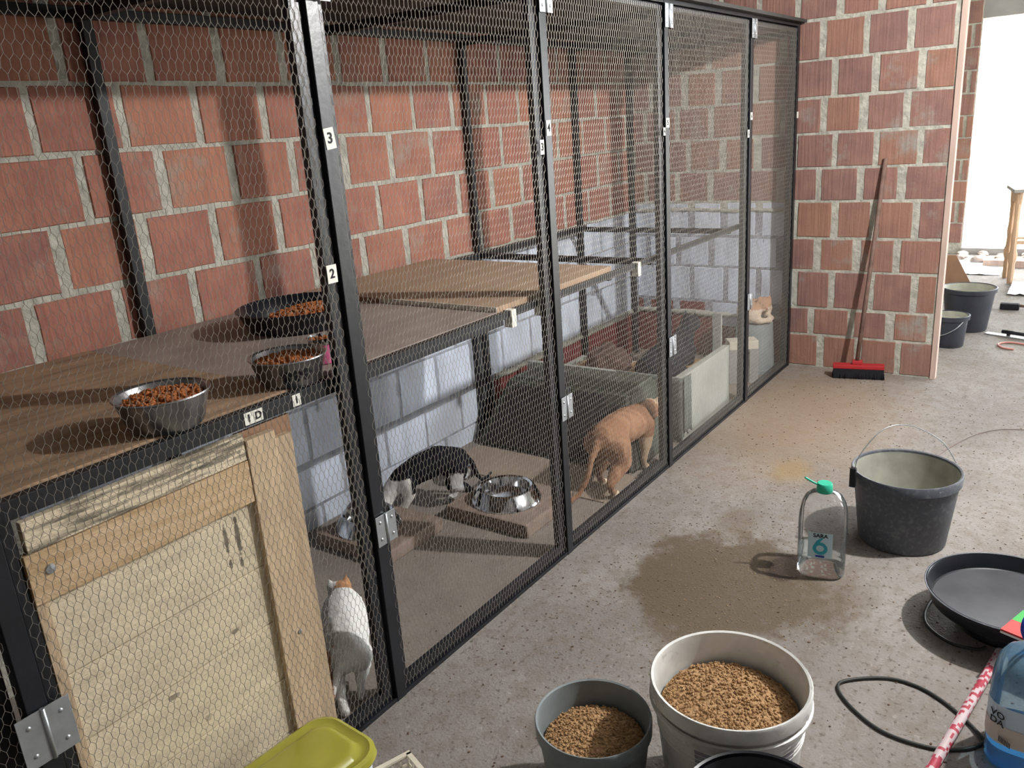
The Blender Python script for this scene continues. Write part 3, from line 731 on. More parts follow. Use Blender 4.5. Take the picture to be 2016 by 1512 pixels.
sk.append([(-.12, .034, .135, .052), (-.11, .042, .085, .030), (-.21, .030, .050, .018), (-.235, .022, .014, .0175), (-.195, .022, .012, .016)])
sk += [[(-.17, .02, .15, .018), (-.22, .05, .09, .014), (-.255, .075, .03, .012), (-.30, .085, .014, .010), (-.36, .07, .012, .008)]]
wh = cat('white_ginger_cat', 'white cat with ginger patches standing behind the netting beside the wooden hatch', (1.352, 1.655, 0), math.radians(47), sk, col_wh, scale=.86)
face(wh, (.195, .01, .19), (1, .12, -.35), .044)
# black cat hunched in the crate
def col_bk(p, n): return (27+10*n, 31+10*n, 40+10*n)
sk = [[(-.12, 0, .085, .085), (-.04, 0, .10, .090), (.05, 0, .115, .080), (.11, 0, .15, .060), (.15, 0, .20, .045), (.17, 0, .225, .038)]]
sk += head((.195, 0, .235), (1, -.2, .0), .046)
for k in (-1, 1):
    sk.append([(.10, .035*k, .13, .045), (.125, .038*k, .06, .022), (.13, .036*k, .016, .015), (.15, .036*k, .012, .014)])
    sk.append([(-.10, .05*k, .07, .065), (-.02, .075*k, .05, .042), (-.07, .07*k, .022, .020), (-.0, .075*k, .014, .015)])
sk += [[(-.18, 0, .05, .022), (-.22, .05, .028, .016), (-.20, .12, .018, .014), (-.13, .16, .016, .012)]]
bk = cat('black_cat', 'black cat hunched inside the open crate', (3.80, 1.75, .17), math.radians(-8), sk, col_bk, scale=1.1)
face(bk, (.195, 0, .235), (1, -.2, 0), .046, DKN)
# pale ginger cat curled on the upturned bucket
def col_cg(p, n):
    if p.z > .085 + n*.03: return (190, 148, 116)
    return (216, 196, 176)
sk = [[(-.055, 0, .055, .050), (-.03, .03, .062, .055), (.02, .035, .062, .054), (.055, .01, .058, .048), (.045, -.03, .062, .042)]]
sk += head((.0, -.045, .092), (-.75, -.55, -.1), .038)
sk += [[(-.07, .0, .03, .020), (-.075, -.045, .022, .017), (-.03, -.085, .018, .015), (.03, -.08, .018, .012)]]
sk += [[(.04, -.03, .05, .03), (.0, -.07, .03, .016), (-.03, -.085, .03, .014)]]
cg = cat('pale_ginger_cat', 'pale ginger cat curled up on the upturned grey bucket', (4.66, 1.590, .30), 0, sk, col_cg, scale=1.15)
face(cg, (.0, -.045, .092), (-.75, -.55, -.1), .038)

# ---------------------------------------------------------------- things inside the cage
def slab(x0, x1, y0, y1, h, label):
    t = thing('paving_slab', (x0, y0, 0), label, 'slab'); bm = bmesh.new()
    box(bm, (0, 0, 0), (x1-x0, y1-y0, h), bev=.008); fin('slab', bm, SLAB, t); return t
slab(2.26, 2.61, 1.63, 2.03, .055, 'brown paving slab under the shiny steel bowl')
slab(1.84, 2.17, 1.97, 2.34, .055, 'brown paving slab partly behind the second cage post')
mb = thing('floor_mat', (2.66, 1.52, 0), 'flat tan board lying on the cage floor before the pet house', 'mat')
BX('sheet', (0, 0, 0), (.285, .86, .006), MATB, mb, .001)
def dish(x, y, z, r, h, label):
    t = thing('feeding_bowl', (x, y, z), label, 'bowl')
    LT('shell', [(r, 0), (r*1.0, .004), (r*.97, .010), (r*.80, h-.004), (r*.74, h), (r*.68, h-.004), (r*.60, .016), (r*.5, .010), (0, .009)], STEEL, t, 56)
    return t
d1 = dish(2.425, 1.84, .055, .145, .058, 'shiny flared steel bowl on the slab in front of the pet house')
d2 = dish(1.985, 2.19, .055, .130, .058, 'flared steel bowl on the slab half hidden by the cage post')
d3 = dish(2.63, 2.27, .0, .095, .045, 'small steel bowl behind the black and white cat')

# pet house: a long sloped box with dark panels and olive rims
ph = thing('pet_house', (2.96, 1.52, 0), 'dark fabric pet house with olive rims and rounded panels', 'pet house')
bm = bmesh.new()
B0 = [(2.96, 1.53), (3.36, 1.53), (3.36, 2.42), (2.96, 2.42)]; T0 = [(3.06, 1.60), (3.34, 1.60), (3.34, 2.25), (3.06, 2.25)]
a = [bm.verts.new((x, y, 0)) for x, y in B0]; b = [bm.verts.new((x, y, .345)) for x, y in T0]
bm.faces.new(a); bm.faces.new(b)
for i in range(4): bm.faces.new((a[i], a[(i+1) % 4], b[(i+1) % 4], b[i]))
bmesh.ops.bevel(bm, geom=list(bm.edges), offset=.018, segments=3, affect='EDGES')
fin('shell', bm, OLIVE, ph, smooth=True, off=(-2.96, -1.52, 0))
def hp_pt(y, z, out=.004):       # point on the sloping near face, y measured at floor level 1.53..2.42
    t = z/.345; x = 2.96+.10*t; yc = 1.53+(y-1.53)*(2.25-1.60)/(2.42-1.53) + (1.60-1.53)*1
    yy = y + (yc-y)*t; return Vector((x-out-2.96, yy-1.52, z))
def arch_panel(ya, yb, zt, rad, m, name='panel'):
    bm = bmesh.new(); out = []
    pts = [(ya, .03), (yb, .03)]
    for k in range(7): aa = k/6*PI/2; pts.append((yb-rad+rad*math.cos(aa), zt-rad+rad*math.sin(aa)))
    for k in range(7): aa = PI/2+k/6*PI/2; pts.append((ya+rad+rad*math.cos(aa), zt-rad+rad*math.sin(aa)))
    f = [bm.verts.new(hp_pt(y, z, .007)) for y, z in pts]; g = [bm.verts.new(hp_pt(y, z, -.004)) for y, z in pts]
    bm.faces.new(f); bm.faces.new(g)
    for i in range(len(pts)): bm.faces.new((f[i], f[(i+1) % len(pts)], g[(i+1) % len(pts)], g[i]))
    return fin(name, bm, m, ph)
arch_panel(1.99, 2.37, .315, .09, DKMESH); arch_panel(1.67, 1.93, .325, .07, DKMESH); arch_panel(1.545, 1.665, .29, .05, DKMESH)
bm = bmesh.new(); f = [bm.verts.new(hp_pt(y, z, .006)) for y, z in ((1.935, .0), (1.985, .0), (1.985, .335), (1.935, .335))]; g = [bm.verts.new(hp_pt(y, z, -.002)) for y, z in ((1.935, .0), (1.985, .0), (1.985, .335), (1.935, .335))]
bm.faces.new(f); bm.faces.new(g)
for i in range(4): bm.faces.new((f[i], f[(i+1) % 4], g[(i+1) % 4], g[i]))
fin('seam_strip', bm, GREYSEAM, ph)

# open crate with bedding
cr = thing('open_crate', (3.39, 1.50, 0), 'pale grey open topped crate with ochre bedding behind the far netting', 'crate')
CH = .33; cx1, cy1 = .62, .90
BX('front_wall', (0, 0, 0), (cx1, .035, CH), STYRO, cr, .004); BX('back_wall', (0, cy1-.03, 0), (cx1, cy1, .185), STYRO, cr, .004)
BX('side_wall', (0, .036, 0), (.035, cy1-.031, CH-.01), STYRO, cr, .004); BX('side_wall', (cx1-.035, .036, 0), (cx1, cy1-.031, .185), STYRO, cr, .004)
bm = bmesh.new(); n = 14
vs = [[bm.verts.new((.037+(cx1-.074)*i/n, .038+(cy1-.07)*j/n, .165 + .014*noise.noise(Vector((i*.5, j*.5, 2))) + .10*max(0, (i/n-.55)/.45)*max(0, 1-j/n*1.2))) for j in range(n+1)] for i in range(n+1)]
for i in range(n):
    for j in range(n): bm.faces.new((vs[i][j], vs[i+1][j], vs[i+1][j+1], vs[i][j+1]))
bm.faces.new([bm.verts.new(p) for p in ((.037, .038, .02), (cx1-.037, .038, .02), (cx1-.037, cy1-.032, .02), (.037, cy1-.032, .02))])
o = fin('bedding', bm, BED, cr, smooth=True)
cl = thing('hanging_cloth', (3.385, 1.49, 0), 'grey green cloth draped over the near corner of the crate', 'cloth')
bm = bmesh.new(); n = 12
def cloth_grid(P0, P1, top, bot, nrm):
    g = []
    for i in range(n+1):
        c = P0.lerp(P1, i/n); colv = []
        for j in range(n+1):
            z = top + (bot-top)*j/n; wv = .006*math.sin(i*1.7)*(j/n) + .003
            colv.append(bm.verts.new((c.x + nrm.x*wv, c.y + nrm.y*wv, z + (.012*math.sin(i*.9) if j == n else 0))))
        g.append(colv)
    for i in range(n):
        for j in range(n): bm.faces.new((g[i][j], g[i+1][j], g[i+1][j+1], g[i][j+1]))
cloth_grid(Vector((-.006, .34, 0)), Vector((-.006, -.004, 0)), .334, .02, Vector((-1, 0, 0)))
cloth_grid(Vector((-.006, -.004, 0)), Vector((.075, -.004, 0)), .334, .06, Vector((0, -1, 0)))
o = fin('drape', bm, CLOTH, cl, smooth=True); sm = o.modifiers.new('t', 'SOLIDIFY'); sm.thickness = .003; sm.offset = 1
bl = thing('brown_blanket', (3.83, 2.13, .17), 'bunched brown fleece blanket in the crate beside the black cat', 'blanket')
bm = bmesh.new(); bmesh.ops.create_icosphere(bm, subdivisions=4, radius=1)
for v in bm.verts:
    v.co = Vector((v.co.x*.10, v.co.y*.13, max(0, v.co.z*.12+.03))) * (1+.22*noise.noise(v.co*2.2)+.08*noise.noise(v.co*6)); v.co.z = max(.0, v.co.z)
fin('fold', bm, BLANKET, bl, smooth=True)

# hollow block, upturned bucket and post board at the far end
hb = thing('hollow_block', (4.335, 1.622, 0), 'small grey hollow concrete block standing by the far cage post', 'block', math.radians(-55))
BX('leg', (0, 0, 0), (.055, .10, .20), CONC, hb, .003); BX('leg', (.115, 0, 0), (.165, .10, .20), CONC, hb, .003); BX('top', (0, 0, .201), (.165, .10, .25), CRM, hb, .004)
pb = thing('white_upright_board', (4.300, 1.66, 0), 'narrow white upright board behind the fourth cage post', 'board')
BX('plank', (0, 0, 0), (.02, .05, .42), STYRO, pb, .002)
ub = thing('upturned_bucket', (4.67, 1.595, 0), 'grey green bucket upside down under the curled cat', 'bucket')
LT('shell', [(.120, 0), (.122, .004), (.122, .022), (.117, .026), (.104, .292), (.098, .30), (0, .30)], SLATE, ub, 40)
# off-cut of dark wood by the ginger cat
ds = thing('dark_offcut', (3.03, 1.490, 0), 'dark strip of wood on the floor between the netting and the ginger cat', 'offcut', 0)
BX('strip', (-.10, -.013, .0), (.09, .013, .022), BLACKM, ds, .002)

# ---------------------------------------------------------------- buckets outside the cage
def bucket(name, x, y, r0, r1, h, mo, mi_, label, n=56, lipr=.008):
    t = thing(name, (x, y, 0), label, 'bucket')
    LT('shell', [(0, 0), (r0*.97, 0), (r0, .006), (r1*.985, h-.035), (r1*1.03, h-.034), (r1*1.035, h-.004), (r1*1.02, h), (r1*.985, h-.002), (r1*.98, h-.01)], mo, t, n)
    LT('inside', [(r1*.98, h-.01), (r0*.975, .012), (0, .010)], mi_, t, n)
    return t
gb = bucket('grey_bucket', 2.90, .442, .143, .172, .270, GREYP, GREYI, 'grey plastic bucket with a raised wire handle on the open floor')
c0 = Vector((-.105, .135, .245)); 
hpts = smooth_path([(-.128, .140, .255), (-.122, .135, .33), (-.055, .075, .42), (.02, -.0, .42), (.095, -.09, .35), (.128, -.137, .265)], 8)
TB('wire_handle', hpts, .0016, GALV, gb, 6)
BX('handle_lug', (-.143, .136, .225), (-.125, .156, .295), BLKP, gb, .002)
wb = bucket('white_bucket', 1.475, .543, .140, .168, .315, WBKT, WBKT, 'large dirty white bucket of litter in the foreground')
heap('litter', wb, 0, 0, .153, .215, .04, LITTER, .0045, 1500, 21, peak=(.0, .03), slope=.01)['kind'] = 'stuff'
for (a0, a1, z0, z1) in ((3.05, 3.6, .08, .235), (3.95, 4.45, .14, .22)):
    bm = bmesh.new(); n = 10; g = []
    for i in range(n+1):
        a = a0+(a1-a0)*i/n; g.append([bm.verts.new(((.140+(.1655-.140)*z/.28+.0012)*math.cos(a), (.140+(.1655-.140)*z/.28+.0012)*math.sin(a), z)) for z in (z0, z1)])
    for p, q in zip(g, g[1:]): bm.faces.new((p[0], q[0], q[1], p[1]))
    fin('faded_print', bm, WPRINT, wb)
for z in (.20, .212, .224, .236): 
    k = .140+(.1655-.140)*z/.28; LT('rib', [(k+.0002, z-.002), (k+.0022, z), (k+.0002, z+.002)], WBKT, wb, 56)
LT('lip', [(.170, .262), (.176, .264), (.176, .270), (.171, .272)], WBKT, wb, 56)
gp = bucket('grey_pot', 1.322, .806, .108, .129, .21, SLATE, SLATE, 'small slate grey pot of litter beside the white bucket')
heap('litter', gp, 0, 0, .1165, .138, .025, LITTER, .0042, 1000, 33, peak=(.0, .0))['kind'] = 'stuff'
bb = bucket('black_bucket', 1.188, .380, .11, .138, .285, BLKP, BLKI, 'black bucket cut off by the bottom of the picture')
heap('damp_litter', bb, 0, 0, .118, .10, .02, BLKI, .006, 200, 41)['kind'] = 'stuff'

# clear water jug
def jug(name, x, y, rz, mg, mw, mc, label, level, strap=True, sc=1.0):
    t = thing(name, (x, y, 0), label, 'bottle', rz); t.scale = (sc,)*3
    def rr(prof, m, nm):
        bm = bmesh.new(); n = 48; rings = []
        for r, z in prof:
            ring = []
            for i in range(n):
                a = 2*PI*i/n; k = 1/((abs(math.cos(a))**3.4 + abs(math.sin(a))**3.4)**(1/3.4)) if r > .035 else 1
                ring.append(bm.verts.new((r*k*math.cos(a), r*k*math.sin(a), z)))
            rings.append(ring)
        for p, q in zip(rings, rings[1:]):
            for i in range(n): bm.faces.new((p[i], q[i], q[(i+1) % n], p[(i+1) % n])).smooth = True
        bm.faces.new(rings[0]); bm.faces.new(rings[-1])
        return fin(nm, bm, m, t, smooth=True)
    out = [(.058, .0), (.072, .004), (.0755, .012), (.0735, .022), (.076, .03), (.074, .04), (.0765, .05), (.0765, .19), (.0755, .21), (.070, .24), (.058, .264), (.040, .281), (.024, .288), (.022, .297)]
    rr(out, mg, 'bottle_body')
    rr([(.056, .002), (.070, .006), (.0735, .014), (.0715, .022), (.074, .03), (.072, .04), (.0745, level)], mw, 'water')
    LT('cap', [(0, .318), (.022, .318), (.0245, .314), (.0255, .289), (.0235, .286), (0, .286)], mc, t, 28)
    return t
jg = jug('water_jug', 2.555, .628, math.radians(12), GLASS, WATER, GREEN, 'clear water jug with a mint green cap on the wet patch', .075)
TB('cap_strap', smooth_path([(.0, .0, .30), (-.005, .035, .318), (-.01, .062, .335)], 6), [.0035]*13, GREEN, jg, 6)
def label_plate(t, ang, w, h, z, r0, m, name='label'):
    """a label that follows the rounded square body"""
    k = lambda a: r0/((abs(math.cos(a))**3.4 + abs(math.sin(a))**3.4)**(1/3.4)); d = k(ang)
    bm = bmesh.new(); n = 12; g = []
    for i in range(n+1):
        a = ang + (i/n-.5)*w/d; rr = k(a); x, y = rr*math.cos(a), rr*math.sin(a)
        lx = -(x*-math.sin(ang) + y*math.cos(ang)); ly = x*math.cos(ang) + y*math.sin(ang) - d
        g.append([bm.verts.new((-lx, -ly, zz)) for zz in (-h/2, h/2)])
    for p, q in zip(g, g[1:]): bm.faces.new((p[0], q[0], q[1], p[1]))
    o = fin(name, bm, m, t); o.location = (d*math.cos(ang), d*math.sin(ang), z); o.rotation_euler = (0, 0, ang+PI/2); return o
A = PI + math.radians(-2)
lb = label_plate(jg, A, .072, .090, .128, .0775, LABEL); lb['label'] = 'pale blue label'
RZ = (PI/2, 0, 0)
text_mesh('SARA', .019, INK, 'lettering', lb, (0, -.0012, .0345), RZ, .0002, .0004)
bm = bmesh.new(); n = 28; oo, ii = [], []
for i in range(n):
    a = 2*PI*i/n; oo.append(bm.verts.new((.0185*math.cos(a), 0, .0185*math.sin(a)))); ii.append(bm.verts.new((.0098*math.cos(a), 0, .0098*math.sin(a))))
for i in range(n): bm.faces.new((oo[i], oo[(i+1) % n], ii[(i+1) % n], ii[i]))
bm.faces.new([bm.verts.new(p) for p in ((-.015, 0, .011), (-.002, 0, .017), (.008, 0, .034), (.0, 0, .031), (-.009, 0, .023))])
o = fin('drop_six', bm, TEAL, lb); o.location = (0, -.0012, -.011); o.scale = (1.25, 1, 1.2)
bm = bmesh.new(); box(bm, (-.014, 0, -.043), (.014, .0004, -.036)); o = fin('bar', bm, BLUEC, lb); o.location = (0, -.0014, 0)

# blue tinted bottle at the right edge
vb = jug('blue_water_bottle', 1.93, -.012, 0, BGLASS, BWATER, BLUEC, 'blue tinted water bottle at the right edge of the picture', .058, sc=1.13)
vb.scale = (1.15, 1.15, 1.0)
TB('cap_strap', smooth_path([(-.012, .02, .30), (-.02, .035, .345), (.0, .03, .37), (.02, .01, .33)], 6), [.0035]*19, BLUEC, vb, 6)
l2 = label_plate(vb, PI-.62, .120, .100, .125, .0775, LBL2); l2['label'] = 'white and blue label reading VODA'
o = label_plate(vb, PI-.62, .118, .046, .101, .0782, LBL3, 'beige_band')
text_mesh('VO', .022, INK, 'lettering', l2, (-.004, -.0030, .026), RZ, .0002, .0004); text_mesh('DA', .022, INK, 'lettering', l2, (-.004, -.0030, .007), RZ, .0002, .0004)
bm = bmesh.new()
for k in range(9): box(bm, (.004+k*.003, -.0030, -.040), (.0055+k*.003, -.0026, -.026))
fin('barcode', bm, INK, l2)

# patterned broom handle on the floor: red and white rings
sp, sq = Vector((1.34, .226, .0245)), Vector((2.30, .078, .0245))
hs = thing('patterned_stick', sp, 'red and white patterned stick lying beside the blue bottle', 'stick')
bm = bmesh.new(); n = 90; prevm = 0
for k in range(n):
    a, b = (sq-sp)*(k/n), (sq-sp)*((k+1)/n); k0 = len(bm.faces)
    tube(bm, [a, b], .0125, 14, cap=(k in (0, n-1)))
    bm.faces.ensure_lookup_table()
    for f in bm.faces[k0:]:
        c = f.calc_center_median(); f.material_index = 1 if noise.noise(Vector((c.x*70+k*.9, c.y*90, c.z*130))) > .10 else 0
fin('handle', bm, [STICKW, STICKR], hs)

# round black pan and what it rests on
st = thing('upturned_dish', (2.48, .08, 0), 'low black dish upside down under the round pan', 'dish')
LT('shell', [(.13, 0), (.125, .004), (.115, .065), (.11, .07), (0, .07)], BLKP, st, 32)
pn = thing('round_pan', (2.47, .08, .071), 'wide round black pan with a dusty bottom at the right edge', 'pan')
LT('shell', [(0, 0), (.195, 0), (.203, .006), (.215, .048), (.219, .050), (.220, .053), (.214, .054), (.211, .050), (.199, .010), (.194, .008)], BLKP, pn, 72)
LT('base', [(.1945, .0082), (.19, .0076), (0, .0076)], BLKI, pn, 72)
LT('rim_highlight', [(.2165, .0532), (.219, .0545), (.2212, .0532)], GREYP, pn, 72)  # lighter grey ring paints the highlight along the rim
rb = thing('black_tub', (2.93, -.125, 0), 'black tub just showing at the right edge beyond the round pan', 'tub')
LT('shell', [(0, 0), (.105, 0), (.11, .005), (.125, .10), (.130, .104), (.127, .107), (.120, .10), (.105, .008), (0, .008)], BLKP, rb, 48)
# red and green carton
ct = thing('striped_carton', (2.232, .082, .1255), 'flat red and green carton lying on the rim of the round pan', 'box', math.radians(-19))
BX('white_edge', (0, -.16, 0), (.13, 0, .006), PAPER, ct)
BX('red_stripe', (0, -.16, .0062), (.065, 0, .012), REDP, ct); BX('green_stripe', (.0652, -.16, .0062), (.13, 0, .012), GREENP, ct)

# hoses
def hose(pts, label, closed=False, r=.0046):
    P = smooth_path([(x, y, r+.0005+z) for x, y, z in pts], 8, closed); c = Vector(P[0]); c.z = 0
    t = thing('rubber_hose', c, label, 'hose'); TB('tube', [p-c for p in P], r, HOSE, t, 8, closed); return t
h1 = hose([(1.923, .076, 0), (1.878, .109, 0), (1.842, .18, 0), (1.842, .283, 0), (1.89, .366, 0), (1.951, .419, 0), (1.996, .411, 0), (2.057, .327, 0), (2.065, .253, 0), (2.038, .187, 0), (1.987, .123, 0), (1.938, .083, .004)], 'thin black rubber hose loop lying under the patterned stick', True)
h2 = hose([(2.573, .261, 0), (2.511, .283, 0), (2.416, .286, 0), (2.355, .262, 0), (2.309, .202, 0), (2.31, .138, 0), (2.332, .115, .0)], 'black rubber hose curling out from beneath the round pan')

# yellow lidded box and cream basket in the lower left
def rrect(x0, x1, y0, y1, r, n=7):
    P = []
    for cx, cy, a0 in ((x1-r, y1-r, 0), (x0+r, y1-r, PI/2), (x0+r, y0+r, PI), (x1-r, y0+r, 1.5*PI)):
        for k in range(n+1): a = a0+PI/2*k/n; P.append((cx+r*math.cos(a), cy+r*math.sin(a)))
    return P
def loft(bm, secs, mi=0):
    R = [[bm.verts.new((x, y, z)) for x, y in P] for P, z in secs]
    for a, b in zip(R, R[1:]):
        for i in range(len(a)): bm.faces.new((a[i], b[i], b[(i+1) % len(a)], a[(i+1) % len(a)])).material_index = mi
    bm.faces.new(R[0]); bm.faces.new(R[-1])
yb = thing('yellow_lid_box', (.835, 1.283, 0), 'milky plastic box with a translucent yellow lid before the wooden hatch', 'container', math.radians(-4))
yb.scale = (1, 1, 1.12)
bm = bmesh.new(); loft(bm, [(rrect(-.33, .18, -.075, .11, .045), 0), (rrect(-.335, .19, -.082, .117, .05), .15)]); fin('tub', bm, WHP, yb, smooth=True)
bm = bmesh.new(); loft(bm, [(rrect(-.345, .199, -.092, .127, .06), .146), (rrect(-.348, .202, -.095, .130, .062), .152), (rrect(-.345, .199, -.092, .127, .06), .163), (rrect(-.335, .190, -.083, .118, .055), .167), (rrect(-.328, .182, -.075, .110, .05), .163), (rrect(-.315, .170, -.065, .098, .045), .163), (rrect(-.305, .160, -.055, .088, .04), .172), (rrect(-.295, .150, -.045, .078, .035), .174)])
fin('lid', bm, YEL, yb, smooth=True)
ba = thing('cream_basket', (1.022, 1.186, 0), 'cream plastic lattice basket peeping out beside the yellow lid box', 'basket', math.radians(-20))
bm = bmesh.new(); W2, D2, H2 = .085, .055, .075
for z in (.004, .028, .050, .073):
    for lo, hi in (((-W2, -D2, z-.003), (W2, -D2+.003, z+.003)), ((-W2, D2-.003, z-.003), (W2, D2, z+.003)), ((-W2, -D2, z-.003), (-W2+.003, D2, z+.003)), ((W2-.003, -D2, z-.003), (W2, D2, z+.003))): box(bm, lo, hi)
for i in range(9):
    x = -W2 + (2*W2-.004)*i/8
    for y in (-D2, D2-.003): box(bm, (x, y, 0), (x+.004, y+.003, H2))
for i in range(6):
    y = -D2 + (2*D2-.004)*i/5
    for x in (-W2, W2-.003): box(bm, (x, y, 0), (x+.003, y+.004, H2))
box(bm, (-W2, -D2, 0), (W2, D2, .003))
o = fin('lattice', bm, CRM, ba); o['kind'] = 'stuff'
bm = bmesh.new()
for lo, hi in (((-W2-.006, -D2-.006, H2), (W2+.006, -D2+.006, H2+.006)), ((-W2-.006, D2-.006, H2), (W2+.006, D2+.006, H2+.006)), ((-W2-.006, -D2, H2), (-W2+.006, D2, H2+.006)), ((W2-.006, -D2, H2), (W2+.006, D2, H2+.006))): box(bm, lo, hi)
fin('rim', bm, CRM, ba)

# ---------------------------------------------------------------- push broom against the far wall
br = thing('push_broom', (4.72, 1.01, 0), 'red headed push broom leaning upside against the far brick wall', 'broom', math.radians(13))
br['label'] = 'red headed push broom with black bristles leaning on the far brick wall'
TB('pole', [(.0, .01, .085), (.05, -.03, .6), (.108, -.075, 1.20)], .0115, HANDLE, br, 10)
bm = bmesh.new(); box(bm, (-.028, -.135, .058), (.028, .135, .082), bev=.006); box(bm, (-.018, -.02, .08), (.018, .035, .105), bev=.006)
fin('broom_head', bm, RED, br)
bm = bmesh.new(); R = random.Random(3)
box(bm, (-.026, -.132, .004), (.026, .132, .058))
for i in range(420):
    x, y = R.uniform(-.030, .030), R.uniform(-.136, .136); s = .0012
    tube(bm, [(x*.8, y*.97, .056), (x*1.1, y*1.02, .0 + R.uniform(0, .004))], s, 3)
o = fin('bristles', bm, BRIST, br); o['kind'] = 'stuff'

# ---------------------------------------------------------------- second room
def mbucket(x, y, r0, r1, h, label, lvl):
    t = thing('mortar_bucket', (x, y, 0), label, 'bucket')
    LT('shell', [(0, 0), (r0, 0), (r0+.004, .006), (r1-.006, h-.03), (r1+.004, h-.028), (r1+.006, h-.002), (r1, h), (r1-.008, h-.004)], NAVY, t, 44)
    LT('inside', [(r1-.008, h-.004), (r0+(r1-r0)*lvl/h-.004, lvl)], GREYI, t, 44); LT('wet_fill', [(r0+(r1-r0)*lvl/h-.004, lvl), (0, lvl+.002)], CEM, t, 44)
    if lvl < .2: TB('bail', smooth_path([(r1*math.cos(a), r1*math.sin(a), h-.02-.10*math.sin((a-1)/PI*PI)) for a in (1, 1.5, 2.2, 2.9, 3.6, 4.14)], 4), .0025, GALV, t, 6); return t
mbucket(6.06, .635, .118, .158, .285, 'large dark mortar bucket in the far room beyond the lath', .235)
mbucket(5.60, .68, .085, .108, .20, 'smaller dark mortar bucket just behind the far wall end', .165)
bd = thing('leaning_board', (7.2, .93, 0), 'brown board standing on edge in the far room behind the buckets', 'board', math.radians(100))
bm = bmesh.new(); prism(bm, [(-.22, 0), (.25, 0), (.25, .30), (-.06, .30)], -.012, .012, Matrix.Rotation(PI/2, 4, 'X')); fin('sheet', bm, BROWNB, bd)
# wooden stool or trestle
tr = thing('wooden_stool', (7.82, .45, 0), 'old pinkish wooden stool with notched legs by the bright opening', 'stool', math.radians(12))
def leg(x, y):
    bm = bmesh.new(); sec = [(.020, 0), (.021, .12), (.019, .16), (.028, .20), (.029, .24), (.020, .27), (.018, .34), (.022, .40), (.017, .46), (.018, .60), (.022, .66), (.024, .73)]
    tube(bm, [(x, y, z) for r, z in sec], [r*1.15 for r, z in sec], 8); fin('leg', bm, OLDW, tr, smooth=True)
for x in (-.12, .14):
    for y in (.10, -.19): leg(x, y)
BX('apron', (-.145, .085, .64), (.165, .115, .72), OLDW, tr, .004); BX('apron', (-.145, -.205, .64), (.165, -.175, .72), OLDW, tr, .004)
BX('shelf_slat', (-.13, -.17, .36), (.15, .08, .375), OLDW, tr, .002); BX('stretcher', (-.13, -.18, .32), (-.10, .09, .345), OLDW, tr, .002)
BX('top', (-.20, -.26, .731), (.22, .15, .757), mat('grey_worn_top', (150,146,140), .7, var=.2), tr, .004)
bo = thing('small_box', (7.84, .36, .758), 'small pink box lying on the wooden stool', 'box'); BX('box', (-.07, -.09, 0), (.07, .06, .05), LATH, bo, .004)
# rubble, wrappings and tools on the far floor
R = random.Random(12)
for k in range(26):
    bm = bmesh.new(); bmesh.ops.create_icosphere(bm, subdivisions=2, radius=1); s = R.uniform(.025, .055)
    for v in bm.verts: v.co *= s*(1+.4*noise.noise(v.co*1.6+Vector((k*3, 0, 0)))); v.co.z *= .6; v.co.y *= 1.2
    zmin = min(v.co.z for v in bm.verts)
    o = fin('rubble_piece', bm, RUB); x, y = (8.62+.13*(k % 4)+R.uniform(-.02, .02), .18+.17*(k//4)+R.uniform(-.02, .02))
    o.location = (x, y, -zmin - .002); tag(o, 'dusty pinkish rubble lump along the sill of the bright opening', 'rubble', 'rubble along the far opening')
def simple(name, lo, hi, m, loc, rz, label, cat):
    o = thing(name, loc, label, cat, rz); BX(name + '_body', lo, hi, m, o, .003); return o
simple('timber_offcut', (-.35, -.05, 0), (.35, .05, .06), LATH, (8.47, .45, 0), math.radians(92), 'rounded timber lying below the bright opening', 'timber')
simple('plaster_piece', (-.05, -.10, 0), (.05, .10, .035), WHP, (8.46, 1.02, 0), .6, 'white plaster piece near the rubble', 'plaster')
sh = thing('white_sheet', (7.45, .30, 0), 'crumpled white sheet on the floor by the stool', 'sheet')
bm = bmesh.new(); n = 16; g = [[bm.verts.new((-.25+.5*i/n, -.25+.45*j/n, .006+.028*abs(noise.noise(Vector((i*.35, j*.35, 5)))))) for j in range(n+1)] for i in range(n+1)]
for i in range(n):
    for j in range(n): bm.faces.new((g[i][j], g[i+1][j], g[i+1][j+1], g[i][j+1]))
fin('film', bm, WHP, sh, smooth=True)
sh2 = thing('pale_sheet', (8.30, .90, 0), 'bright plastic sheet spread before the rubble', 'sheet')
bm = bmesh.new(); n = 16; g = [[bm.verts.new((-.30+.6*i/n, -.28+.5*j/n, .005+.02*abs(noise.noise(Vector((i*.3, j*.3, 9)))))) for j in range(n+1)] for i in range(n+1)]
for i in range(n):
    for j in range(n): bm.faces.new((g[i][j], g[i+1][j], g[i+1][j+1], g[i][j+1]))
fin('film', bm, WHP, sh2, smooth=True)
tl = thing('hand_brush', (6.72, .44, 0), 'dark hand brush on the far floor to the right of the buckets', 'brush', math.radians(-88))
BX('brush_body', (-.06, -.028, 0), (.06, .028, .045), BRIST, tl, .008); TB('grip', [(.06, 0, .03), (.2, 0, .022)], .010, HANDLE, tl, 8)
pt = thing('plaster_float', (5.90, .32, 0), 'grey metal straightedge with a black handle on the far floor', 'tool', math.radians(-110))
BX('blade', (-.20, -.022, 0), (.2, .022, .008), GALV, pt, .002); TB('grip', [(-.10, .0, .03), (.10, 0, .03)], .012, BLKP, pt, 8); BX('bracket', (-.07, -.006, .008), (-.05, .006, .024), BLKP, pt)
BX('bracket', (.05, -.006, .008), (.07, .006, .024), BLKP, pt)
rh = thing('red_cord', (5.6, .38, 0), 'pale red cord looped on the far floor', 'cord')
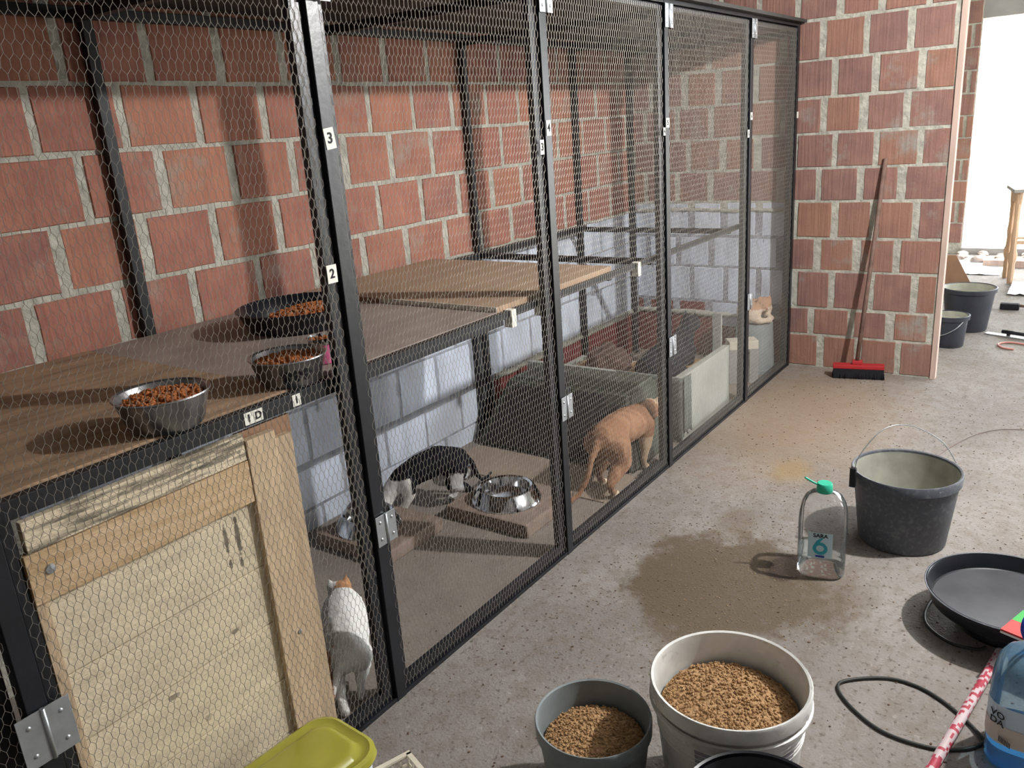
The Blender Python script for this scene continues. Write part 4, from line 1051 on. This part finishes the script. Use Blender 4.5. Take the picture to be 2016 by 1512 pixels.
P = smooth_path([(.0, -.06, .006), (.02, .0, .006), (.10, .03, .006), (.16, -.03, .006), (.12, -.16, .006), (.08, -.3, .006), (.02, -.2, .006)], 8); TB('cord', P, .006, mat('pale_red_cord', (190,130,120), .6), rh, 6)
# faint thin wire trailing behind the grey bucket
tw = thing('thin_wire', (4.0, .36, 0), 'thin wire trailing over the floor beyond the grey bucket', 'wire')
P = smooth_path([(-.55, .10, .004), (-.3, .09, .004), (.0, .0, .004), (.15, -.10, .004), (.2, -.22, .004)], 8); TB('strand', P, .002, mat('dull_wire', (128,112,108), .7), tw, 5)
# rail and pale wall outside the opening
orl = thing('outside_wall', (12.5, 0, -.02), 'pale sunlit wall outside the bright opening', 'wall'); BX('wall_face', (0, -6, 0), (.3, 5, .26), PALE, orl); BX('coping', (-.03, -6, .262), (.33, 5, .30), LATH, orl)

# ---------------------------------------------------------------- crumbs strewn on the floor
def crumbs(name, n, x0, x1, y0, y1, smin, smax, m, seed, cen=None):
    R = random.Random(seed); bm = bmesh.new()
    for _ in range(n):
        if cen and R.random() < .8: x, y = R.gauss(cen[0], cen[2]), R.gauss(cen[1], cen[3])
        else: x, y = R.uniform(x0, x1), R.uniform(y0, y1)
        if y > 1.425 and name == 'floor_crumbs': continue
        s = R.uniform(smin, smax); src = R.choice(KS)
        mt = Matrix.Translation((x, y, s*.35)) @ Matrix.Rotation(R.uniform(0, 6), 4, 'Z') @ Matrix.Diagonal((s*R.uniform(.8, 1.8), s, s*.5, 1))
        vm = {v.index: bm.verts.new(mt @ v.co) for v in src.verts}
        for f in src.faces: bm.faces.new([vm[v.index] for v in f.verts])
    o = fin(name, bm, m); return tag(o, None, None, None, 'stuff')
o = crumbs('floor_crumbs', 1100, 1.2, 4.7, -.1, 1.4, .0015, .0035, mat('dark_crumb', (92,72,58), .9, var=.3), 5); tag(o, 'small dark crumbs strewn over the open concrete floor', 'crumbs')
o = crumbs('pellet_litter', 900, 1.7, 2.8, .5, 1.3, .0015, .003, mat('pale_pellet', (132,114,90), .9, var=.2), 6, (2.32, .86, .2, .17)); tag(o, 'scattered litter pellets on the wet patch', 'litter')
o = crumbs('cage_crumbs', 160, 1.4, 3.0, 1.5, 2.35, .0015, .003, mat('cage_crumb', (86,64,52), .9, var=.3), 8); tag(o, 'dark crumbs on the cage floor', 'crumbs')
for b in KS: b.free()
